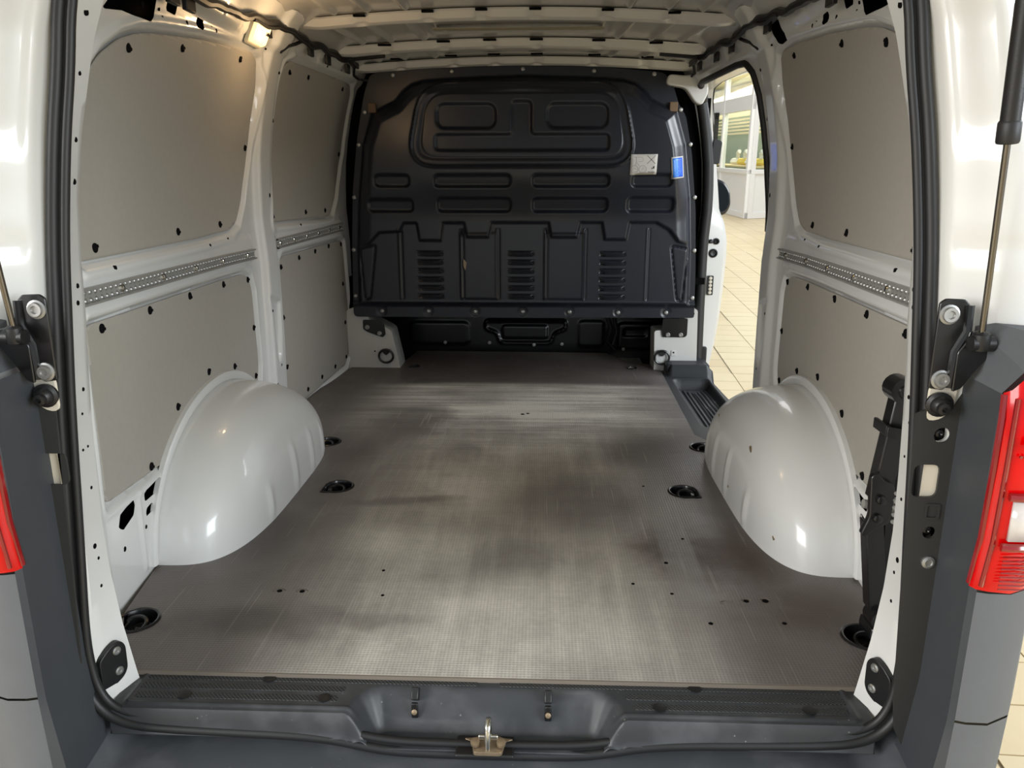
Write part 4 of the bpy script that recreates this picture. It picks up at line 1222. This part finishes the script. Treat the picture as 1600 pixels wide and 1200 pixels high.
def harness(side, label):
    base = [(1.2, 1.262), (1.6, 1.278), (2.0, 1.293), (2.08, 1.300), (2.167, 1.312), (2.25, 1.308), (2.364, 1.328), (2.468, 1.336), (2.635, 1.350), (2.809, 1.352), (2.908, 1.347), (3.0, 1.352), (3.1, 1.349), (3.2, 1.353), (3.308, 1.354), (3.42, 1.352), (3.50, 1.345)]
    t = thing('cable_harness', label, 'cable', wallpt(side, 2.3, 1.30, .03))
    pts = []
    for i in range(len(base) - 1):
        for k in range(4):
            f = k / 4
            y = base[i][0] * (1 - f) + base[i + 1][0] * f; z = base[i][1] * (1 - f) + base[i + 1][1] * f + .003 * math.sin(y * 40)
            pts.append(wallpt(side, y, z, .030 + .004 * math.sin(y * 23)))
    b = MB(); b.tube(pts, .0115, 8); obj('main_cable', b, 'rubber', t)
    b = MB(); b.tube([p + Vector((-side * .006, 0, -.012 + .004 * math.sin(p.y * 17))) for p in pts[24:]], .0055, 6); obj('thin_cable', b, 'rubber', t)
    for y, z in ((1.83, 1.268), (1.93, 1.272), (2.53, 1.318), (2.97, 1.328), (3.16, 1.325), (3.40, 1.325)):
        b = MB(); c_ = wallpt(side, y, z, .026)
        b.box(c_, (.012, .05, .034)); obj('cable_clip', b, 'black', t, bevel=.002)
    # branch into the pillar, and the run over to the bulkhead corner
    b = MB(); b.tube([wallpt(side, 2.86, 1.345, .03), wallpt(side, 2.80, 1.325, .035), wallpt(side, 2.74, 1.310, .034), wallpt(side, 2.70, 1.285, .028)], .006, 6)
    obj('branch_cable', b, 'rubber', t)
    b = MB(); b.tube([wallpt(side, 3.44, 1.350, .03), wallpt(side, 3.49, 1.335, .02), wallpt(side, 3.52, 1.315, .02), wallpt(side, 3.56, 1.305, .03), wallpt(side, 3.575, 1.30, .07)], .006, 6)
    obj('end_cable', b, 'rubber', t)
    b = MB(); b.tube([wallpt(side, 3.30, 1.345, .03), Vector((side * .68, 3.33, 1.352)), Vector((side * .55, 3.31, 1.360))], .007, 6)
    obj('roof_cable', b, 'rubber', t)
    return t
harness(-1, 'black cable harness along the left roof edge above the lamp')
harness(1, 'black cable harness along the right roof edge above the door opening')

# ------------------------------------------------------------------ rear sill cover and lock striker
sc_ = thing('sill_cover', 'dusty black plastic sill cover with tread strips at the rear edge', 'sill cover', (0, 1.16, -.03))
Xg, Yg = np.meshgrid(np.linspace(-.67, .67, 330), np.linspace(1.108, 1.232, 62), indexing='ij')
SIL = [(-.660, 1.229), (.666, 1.229), (.640, 1.0), (-.640, 1.0)]
Zg = -.010 + 0 * Xg
rec = sd_poly(Xg, Yg, fillet([(-.20, 1.166), (.20, 1.166), (.245, .95), (-.245, .95)], .03, 4))
Zg -= .062 * sm(rec - .008, .05)
Zg -= .045 * (1 - smooth(Yg, 1.109, 1.118)) * (1 - sm(rec - .01, .03))
Zg += .004 * sm(np.abs(sd_box(Xg, Yg, -.63, .63, 1.13, 1.25, .01)) - .003, .008) * (1 - sm(rec - .02, .02))
S = sd_poly(Xg, Yg, SIL)
sheet_obj('sill_plate', np.stack([Xg, Yg, Zg], -1), S, 'sill', sc_, solid=.003)
strips = [(-.628, -.02, 1.198, 1.212), (.02, .628, 1.198, 1.212), (-.626, -.255, 1.172, 1.188), (.245, .625, 1.170, 1.186), (-.622, -.262, 1.146, 1.162), (.255, .62, 1.144, 1.160)]
for a, c_, e, f in strips:
    b = MB(); b.prism(rrect(a, c_, e, f, .004, 3), (0, 0, -.011), (1, 0, 0), (0, 1, 0), .0035)
    obj('tread_strip', b, 'tread', sc_, bevel=.0008)
for x, y in ((-.40, 1.205), (.37, 1.205), (-.535, 1.154), (-.285, 1.154), (.30, 1.150), (.555, 1.152)):
    b = MB(); b.lathe([(.012, 0), (.012, .0015), (.009, .002)], (x, y, -.0075), (0, 0, 1), 8); obj('cover_cap', b, 'black', sc_)
for x in (-.128, .108):
    b = MB(); b.box((x, 1.178, -.012), (.013, .022, .022), Matrix.Rotation(-.7, 3, 'X')); b.box((x, 1.165, -.036), (.012, .006, .03)); p_ = obj('screw_tab', b, 'black', sc_, bevel=.002)
    b = MB(); b.lathe([(.005, 0), (.005, .002), (.002, .003)], (x, 1.160, -.036), (0, -1, .3), 10); obj('screw', b, 'rust', sc_)
b = MB(); b.box((0, 1.118, -.069), (.10, .05, .006)); obj('striker_bed', b, 'black', sc_, bevel=.003)
# striker
sk = thing('lock_striker', 'rusty steel lock striker in the middle of the rear sill', 'striker', (.006, 1.115, -.066))
b = MB(); b.tube([(.006, 1.100, -.062), (.006, 1.100, -.030), (.006, 1.104, -.018), (.006, 1.112, -.014), (.006, 1.122, -.018), (.006, 1.126, -.030), (.006, 1.126, -.062)], .0055, 10); obj('striker_loop', b, 'chrome', sk)
b = MB(); b.prism(fillet([(-.038, .014), (-.022, .006), (-.018, -.02), (.03, -.02), (.034, .006), (.05, .014), (.03, .016), (.022, .022), (-.01, .022), (-.018, .016)], .006, 3), (.0, 1.112, -.066), (1, 0, 0), (0, 1, 0), .007); obj('striker_base', b, 'rust', sk, bevel=.003)
b = MB(); b.box((.006, 1.112, -.045), (.034, .006, .010)); obj('striker_collar', b, 'chrome', sk, bevel=.002)
for x in (-.016, .028):
    b = MB(); b.lathe([(.008, 0), (.008, .006), (.003, .007)], (x, 1.108, -.055), (0, -.3, 1), 10); obj('bolt', b, 'rust', sk)

# tailgate seal
half = [(.0, -.081), (.09, -.080), (.16, -.078), (.21, -.070), (.26, -.058), (.33, -.051), (.45, -.048), (.56, -.044), (.62, -.038), (.660, -.018), (.684, .02), (.694, .08), (.694, .15), (.688, .25), (.682, .35), (.677, .45), (.670, .56), (.662, .66), (.654, .763), (.643, .855), (.630, .945), (.614, 1.03), (.602, 1.12), (.578, 1.20), (.54, 1.262), (.47, 1.295), (.3, 1.31), (.0, 1.315)]
loop = half + [(-x, z) for x, z in half[-2:0:-1]]
# resample smoothly
lp = np.array(loop); lp = np.vstack([lp, lp[:1]])
for _ in range(2):
    q = [];
    for i in range(len(lp) - 1):
        q += [lp[i] * .75 + lp[i + 1] * .25, lp[i] * .25 + lp[i + 1] * .75]
    lp = np.vstack([q, q[:1]])
lp = lp[:-1]
ts = thing('tailgate_seal', 'black double lipped rubber seal round the rear opening', 'seal', (0, 1.12, -.08))
def seal_loop(dn, dy, r):
    P = []
    n = len(lp)
    for i in range(n):
        t_ = lp[(i + 1) % n] - lp[i - 1]; t_ = t_ / (np.linalg.norm(t_) + 1e-9)
        nx, nz = -t_[1], t_[0]
        x = lp[i][0] + nx * dn; z = lp[i][1] + nz * dn
        P.append((x + .002, 1.12 + .05 * max(z, 0) + dy, z))
    b = MB(); b.tube(P, r, 10, True)
    return b
obj('outer_lip', seal_loop(-.001, -.006, .0088), 'rubber', ts)
obj('inner_lip', seal_loop(.0145, .000, .0070), 'rubber', ts)
obj('carrier', seal_loop(.008, .003, .0080), 'rubber', ts)

# white lower pillar catches: black guide blocks with two screws
for side, lab_ in ((-1, 'black guide block with two screws on the left rear pillar foot'), (1, 'black guide block with two screws on the right rear pillar foot')):
    t = thing('guide_block', lab_, 'guide block', (side * .668, 1.155, .045))
    if side < 0: o_, ux = Vector((-.684, 1.140, 0)), Vector((.40, .917, 0)).normalized()
    else: o_, ux = Vector((.684, 1.140, 0)) + Vector((-.40, .917, 0)).normalized() * .062, Vector((.40, -.917, 0)).normalized()
    fl_ = (lambda u: u) if side < 0 else (lambda u: .062 - u)
    n_ = ux.cross(Vector((0, 0, 1)))
    rows = [(fl_(u), z) for u, z in [(.0, -.004), (.044, .014), (.052, .026), (.053, .072), (.042, .086), (.022, .082), (.0, .066)]]
    if side > 0: rows = rows[::-1]
    b = MB(); b.prism(fillet(rows, .008, 3), o_ + n_ * .001 + Vector((.004, 0, 0)), ux, (0, 0, 1), .012)
    obj('block', b, 'black', t, bevel=.002)
    for z in (.070, .030):
        b = MB(); b.lathe([(.0078, 0), (.0078, .002), (.006, .004), (.0045, .004), (.004, .002), (.001, .002)], o_ + Vector((.004, 0, 0)) + ux * fl_(.034) + n_ * .0125 + Vector((0, 0, z)), n_, 14); obj('screw', b, 'screw', t)

# ------------------------------------------------------------------ scissor jack stowed on the right
jk = thing('scissor_jack', 'black scissor jack strapped upright behind the right rear pillar', 'jack', (.74, 1.37, .0))
def link_bar(name, a, b_, w, th, m='gloss', y=1.37):
    a = Vector((a[0], y, a[1])); b_ = Vector((b_[0], y, b_[1])); u = (b_ - a).normalized(); v = Vector((0, -1, 0)).cross(u)
    L = (b_ - a).length
    mb = MB()
    # channel section: web plus two flanges
    web = [(0, -w / 2), (L, -w / 2), (L, w / 2), (0, w / 2)]
    mb.prism(fillet(web, .012, 3), a + Vector((0, -th / 2, 0)), u, v, -.003 if False else .003)
    R = Matrix(((u.x, 0, v.x), (u.y, -1, v.y), (u.z, 0, v.z)))
    for s_ in (-1, 1):
        mb.box(a + u * L / 2 + v * s_ * (w / 2 - .002), (L - .02, th, .004), R)
    return obj(name, mb, m, jk, bevel=.0015)
link_bar('upper_arm', (.746, .512), (.722, .285), .034, .03)
link_bar('lower_arm', (.716, .262), (.746, .060), .032, .03)
link_bar('rear_upper_arm', (.765, .505), (.768, .29), .030, .026, y=1.40)
link_bar('rear_lower_arm', (.765, .27), (.772, .06), .030, .026, y=1.40)
for x, z, r in ((.735, .510, .024), (.750, .052, .022)):
    b = MB(); b.lathe([(r, -.02), (r, .022), (r * .55, .023), (r * .5, .028), (.001, .029)], (x, 1.36, z), (0, -1, 0), 18); obj('pivot', b, 'gloss', jk)
b = MB(); b.prism(fillet([(.706, .357), (.694, .350), (.700, .27), (.688, .236), (.694, .229), (.716, .246), (.738, .258), (.742, .31), (.738, .335), (.720, .340)], .008, 3), (0, 1.352, 0), (1, 0, 0), (0, 0, 1), .014); obj('centre_block', b, 'gloss', jk, bevel=.004)
for x, z in ((.716, .305), (.714, .268)):
    b = MB(); b.lathe([(.009, 0), (.009, .006), (.006, .008)], (x, 1.338, z), (0, -1, 0), 8); obj('bolt', b, 'gloss', jk)
for k in range(5):
    b = MB(); b.lathe([(.004, 0), (.004, .004)], (.742, 1.338, .318 - .014 * k), (0, -1, 0), 8); obj('gear_tooth', b, 'zinc', jk)
b = MB(); b.tube([(.700, 1.372, .282), (.80, 1.372, .268)], .009, 10); obj('spindle', b, 'zinc', jk)
b = MB(); b.prism(fillet([(.708, .448), (.708, .428), (.79, .412), (.79, .432)], .004, 2), (0, 1.335, 0), (1, 0, 0), (0, 0, 1), .006); b.prism(fillet([(.708, .448), (.708, .428), (.716, .426), (.716, .447)], .002, 2), (0, 1.39, 0), (1, 0, 0), (0, 0, 1), .055); obj('strap', b, 'black', jk, bevel=.001)
b = MB(); b.prism(fillet([(.728, .042), (.765, .035), (.77, .012), (.76, .0), (.735, .008), (.726, .02)], .006, 3), (0, 1.39, 0), (1, 0, 0), (0, 0, 1), .06); obj('foot', b, 'gloss', jk, bevel=.004)

# ------------------------------------------------------------------ tailgate struts, brackets, buffers
def strut_set(side):
    nm = 'left' if side < 0 else 'right'
    k = side
    # bracket plate bolted to the body
    t = thing('strut_bracket', 'black bolted strut bracket on the %s rear corner' % nm, 'bracket', (k * .66, 1.085, .65))
    main = [(.640, .708), (.648, .714), (.674, .713), (.682, .705), (.681, .672), (.678, .655), (.669, .640), (.668, .59), (.66, .583), (.640, .586)]
    wing = [(.681, .672), (.690, .668), (.716, .664), (.722, .652), (.715, .640), (.690, .605), (.680, .588), (.668, .583), (.668, .640), (.678, .655)]
    kb = -.014 if side < 0 else 0.0
    mm = [(k * (x + kb), z) for x, z in main]; ww = [(k * (x + kb), z) for x, z in wing]
    b = MB(); b.prism(fillet(mm, .003, 2), (0, 1.082, 0), (1, 0, 0), (0, 0, 1), .005); obj('plate', b, 'gloss', t, bevel=.0015)
    b = MB(); b.prism(fillet(ww, .003, 2), (0, 1.072, 0), (1, 0, 0), (0, 0, 1), .005); obj('wing', b, 'gloss', t, bevel=.0015)
    b = MB(); b.tube([(k * (.681 + kb), 1.077, .705), (k * (.681 + kb), 1.075, .668), (k * (.668 + kb), 1.075, .640), (k * (.667 + kb), 1.076, .588)], .006, 8); obj('folded_edge', b, 'gloss', t)
    for x, z in ((.654, .692), (.655, .599)):
        b = MB(); b.lathe([(.014, 0), (.014, .002), (.011, .003), (.010, .007), (.006, .007), (.005, .004), (.001, .004)], (k * (x + kb), 1.077, z), (0, -1, 0), 18); o = obj('bolt', b, 'screw', t)
    # strut
    g_ = thing('gas_strut', ('slim rod of the left gas strut rising from its bracket' if side < 0 else 'thick black gas strut hanging down to the right bracket'), 'gas strut', (k * .695, 1.06, .655))
    A = Vector((.692 + 2 * kb, 1.058, .648)); top = Vector((.640, .985, 1.13)) if side > 0 else Vector((.652, .985, 1.13))
    def pos(f):
        p = A + (top - A) * f
        return Vector((k * p.x, p.y, p.z))
    b = MB(); b.tube([pos(0), pos(.02), pos(.045), pos(.05)], [.012, .013, .011, .007], 14); b.lathe([(.011, -.014), (.011, .016), (.007, .02)], pos(.015), (k, 0, 0), 14); obj('ball_socket', b, 'black', g_)
    b = MB(); b.tube([pos(.04), pos(.62)], .0042, 12); obj('rod', b, 'rod', g_)
    b = MB(); b.tube([pos(.555), pos(.56), pos(.605), pos(.61)], [.0125, .0135, .0135, .012], 16); obj('cap', b, 'rubber', g_)
    b = MB(); b.tube([pos(.61), pos(1.6)], .0115, 16); obj('cylinder', b, 'black', g_)
    # rubber buffer on a white boss
    r = thing('rubber_buffer', 'dark rubber buffer below the %s strut bracket' % nm, 'buffer', (k * (kb * .6 + .664), 1.10, .555))
    b = MB(); b.lathe([(.018, 0), (.019, .006), (.0145, .009), (.0135, .015), (.009, .019), (.0085, .026), (.004, .027), (.003, .022), (.001, .022)], (k * (.668 + kb * .6), 1.098, .558), (-k * .12, -1, -.1), 18); obj('buffer_body', b, 'black', r)
    b = MB(); b.prism(fillet([(k * (kb * .6 + .655), .585), (k * (kb * .6 + .694), .585), (k * (kb * .6 + .690), .548), (k * (kb * .6 + .676), .533), (k * (kb * .6 + .655), .53)], .01, 3), (0, 1.106, 0), (1, 0, 0), (0, 0, 1), .006); obj('boss', b, 'buff', r)
    # black plastic trim strip down the gutter
    c_ = thing('gutter_trim', 'dark plastic trim strip down the %s rear gutter with round holes' % nm, 'trim', (k * (kb * .6 + .685), 1.105, .4))
    kx = .012 if side < 0 else 0.0
    rim = [(k * (x + kx), z) for x, z in [(.640, .540), (.655, .548), (.672, .533), (.690, .545), (.705, .575), (.708, .40), (.720, .20), (.722, .03), (.712, -.02), (.69, -.03), (.675, .0), (.668, .05), (.655, .25), (.648, .40)]]
    hls = [circle(k * (.682 + kx), .508, .012, 18), circle(k * (.684 + kx), .352, .010, 18), rrect(min(k * .648, k * (.686 + kx)), max(k * .648, k * (.686 + kx)), .41, .462, .012)]
    plate_obj('trim_plate', [rim] + hls, .004, (0, 1.105, 0), (1, 0, 0), (0, 0, 1), 'trim', c_)
    b = MB(); b.box((k * .681, 1.112, .436), (.026, .004, .066)); obj('body_patch', b, 'buff', c_)
    for z in (.508, .352):
        b = MB(); b.lathe([(.013, -.004), (.013, -.003), (.007, -.003), (.006, .004), (.003, .005), (.001, .003)], (k * ((.682 if z > .4 else .684) + kx), 1.112, z), (0, -1, 0), 14); obj('recessed_nut', b, 'gloss', c_)
    b = MB(); b.lathe([(.010, 0), (.010, .003), (.006, .005), (.005, .003), (.001, .003)], (k * (.688 + kx), 1.101, .303), (0, -1, 0), 14); obj('screw', b, 'screw', c_)
    plate_obj('moulded_rib', [rrect(min(k * (.672 + kx), k * (.694 + kx)), max(k * (.672 + kx), k * (.694 + kx)), .375, .40, .004)] + [rrect(min(k * (.675 + kx), k * (.691 + kx)), max(k * (.675 + kx), k * (.691 + kx)), .378, .397, .003)], .0015, (0, 1.1, 0), (1, 0, 0), (0, 0, 1), 'trim', c_)
strut_set(-1)
strut_set(1)

# ------------------------------------------------------------------ bumper with its corner pillars and the tail lamps
bu = thing('rear_bumper', 'scuffed dark grey plastic rear bumper with tall corner sections', 'bumper', (0, 1.05, -.3))
xs = np.linspace(-.80, .80, 160); ys = np.linspace(.90, 1.16, 40)
Xg, Yg = np.meshgrid(xs, ys, indexing='ij')
Zg = -.092 + .05 * smooth(np.abs(Xg), .63, .70)
Zg = Zg - .3 * smooth(-Yg, -.97, -.90)
Zg += -.004 * sm(np.abs(Yg - 1.02) - .002, .01)
S = np.abs(Xg) - .712
sheet_obj('bumper_step', np.stack([Xg, Yg, Zg], -1), S, 'bumpstep', bu, solid=.003)
b = MB(); b.grid([[(x, .92, -.40), (x, .90, -.38), (x, .90, -.30), (x, .915, -.2)] for x in np.linspace(-.74, .74, 40)]); obj('bumper_face', b, 'bumper', bu)
def corner_curve(z):
    return [(.704, 1.12), (.702, 1.09), (.698, 1.02), (.696, 1.0), (.701, .990), (.715, .986), (.745, .985), (.785, 1.005), (.825, 1.06), (.86, 1.13), (.90, 1.25), (.935, 1.5)]
def col_sheet(side, i0, i1, z0, z1, xoff=0.0, n=30, grow=0.0, dz=None):
    rows = []
    for z in np.linspace(z0, z1, n):
        cv = corner_curve(z)
        fl = max(0, .10 - z) * .10                                            # the foot spreads inward
        top = dz if dz else (lambda i, z: 0)
        rows.append([(side * (x + xoff * (1 if i < 7 else 0) - fl * (1 if i < 4 else .3)), y - grow, z + top(i, z)) for i, (x, y) in enumerate(cv) if i0 <= i <= i1])
    b = MB(); b.grid(rows)
    return b
for side in (-1, 1):
    nm = 'left' if side < 0 else 'right'
    xo = -.024 if side < 0 else 0
    obj('inner_face', col_sheet(side, 0, 4, -.10, .60, xo), 'bumperdark', bu, ang=30)
    obj('outer_face', col_sheet(side, 4, 11, .106, .315, xo), 'bumper', bu, ang=50)
    obj('lower_outer_face', col_sheet(side, 4, 11, -.45, .102, xo), 'bumper', bu, ang=50)
    b = MB(); b.add([(side * .704, 1.12, .60), (side * .696, 1.0, .60), (side * .715, .99, .632), (side * .76, .99, .672), (side * .80, 1.03, .68), (side * .72, 1.08, .680), (side * .705, 1.10, .672)], [(0, 1, 2, 6), (2, 3, 5, 6), (3, 4, 5)]); obj('top_facet', b, 'bumper', bu, ang=10)
    tl = thing('tail_lamp', ('red tail lamp at the left edge beside the dark gutter' if side < 0 else 'red tail lamp on the right with white reversing lens and amber glint'), 'tail lamp', (side * .72, 1.0, .45))
    # slanted upper edge, stepped lens
    def tz(i, z): return 0
    rows = []
    for f in np.linspace(0, 1, 24):
        r = []
        for i, (x, y) in enumerate(corner_curve(0)):
            if i < 3 or i > 10: continue
            zt = float(np.interp(x, [.696, .72, .76, .85], [.602, .634, .66, .69])); zb = float(np.interp(x, [.696, .75, .85], [.322, .318, .318]))
            z = zb + (zt - zb) * f
            bul = .012 * math.sin(PI * min(1, max(0, f))) ** .5
            r.append((side * (x + xo - (.004 * (1 - f))), y - bul - .004, z))
        rows.append(r)
    b = MB(); b.grid(rows); obj('red_lens', b, 'red', tl, ang=50)
    b = MB(); b.tube([(side * (xo + .694), .998, .326), (side * (xo + .694), .988, .40), (side * (xo + .694), .986, .50), (side * (xo + .695), .988, .57), (side * (xo + .697), .994, .60)], .005, 8); b.tube([(side * (xo + .699), .980, .33), (side * (xo + .700), .972, .40), (side * (xo + .700), .970, .5), (side * (xo + .702), .974, .60)], .003, 6); obj('lens_edge', b, 'darkred', tl)
    b = MB(); b.grid([[(side * (x + xo), y - .020, z) for x, y in ((.716, .986), (.745, .985), (.785, 1.005), (.83, 1.07))] for z in (.404, .460)]); o = obj('reversing_lens', b, 'clear', tl); o.modifiers.new('s', 'SOLIDIFY').thickness = .006
    for z in (.396, .468):
        b = MB(); b.tube([(side * (x + xo), y - .022, z) for x, y in ((.708, .988), (.716, .986), (.745, .985), (.785, 1.005), (.83, 1.07))], .006, 8); obj('lens_rib', b, 'darkred', tl)
    b = MB(); b.box((side * .737, .962, .543), (.045, .004, .012)); obj('amber_reflector', b, 'amber', tl, bevel=.001)
    b = MB()
    for k in range(9):
        b.tube([(side * (x + xo), y - .0175, .332 + .006 * k) for x, y in ((.715, .986), (.745, .985), (.785, 1.005))], .0012, 4)
    for k in range(8): b.lathe([(.0022, 0), (.0022, .002)], (side * (.713 + .006 * k), .966, .524), (0, -1, 0), 6)
    stuff(obj('lens_prisms', b, 'darkred', tl))

# ------------------------------------------------------------------ the raised tailgate over the opening (it shades the rear of the body)
tg = thing('tailgate', 'white tailgate raised level above the rear opening', 'tailgate', (0, 1.1, 1.36))
ol = fillet([(-.70, 1.16), (.70, 1.16), (.78, .9), (.80, .2), (.70, .02), (-.70, .02), (-.80, .2), (-.78, .9)], .08, 6)
me = plate([ol], .05); me.transform(Matrix.Translation(Vector((0, 0, 1.38)) - tg.location))
link('tailgate_shell', me, 'white', tg)
plate_obj('tailgate_frame', [fillet([(-.64, 1.10), (.64, 1.10), (.72, .9), (.74, .25), (.64, .08), (-.64, .08), (-.74, .25), (-.72, .9)], .08, 6), fillet([(-.50, .95), (.50, .95), (.56, .8), (.58, .32), (.5, .2), (-.5, .2), (-.58, .32), (-.56, .8)], .08, 6)], .02, (0, 0, 1.36), (1, 0, 0), (0, 1, 0), 'white', tg, bevel=.005)

# fastenings and fittings belong to the part they sit on
SUB = {'strut_bracket': ('plate', ('bolt',)), 'gas_strut': ('cylinder', ('cap',)), 'gutter_trim': ('trim_plate', ('recessed_nut', 'screw', 'moulded_rib')), 'tail_lamp': ('red_lens', ('lens_edge', 'reversing_lens', 'amber_reflector', 'lens_prisms', 'lens_rib')),
       'guide_block': ('block', ('screw',)), 'lashing_ring': ('cup', ('ring', 'ring_bracket', 'bolt')), 'lashing_rail': ('rail_profile', ('screw', 'rail_bosses')), 'pillar_foot': ('brace_plate', ('bolt',)), 'front_door': ('contact_plate', ('contact_pin',)),
       'interior_lamp': ('lamp_lens', ('lamp_bulb', 'lens_ribs')), 'door_mirror': ('mirror_housing', ('mirror_glass',)), 'lock_striker': ('striker_base', ('bolt',)), 'scissor_jack': ('centre_block', ('gear_tooth',)), 'sill_cover': ('screw_tab', ())}
for o in [q for q in C.objects if q.parent is None]:
    k = o.name.split('.')[0]
    if k in SUB:
        host = [c_ for c_ in o.children if c_.name.split('.')[0] == SUB[k][0]]
        if host:
            for c_ in list(o.children):
                if c_.name.split('.')[0] in SUB[k][1]: c_.parent = host[0]
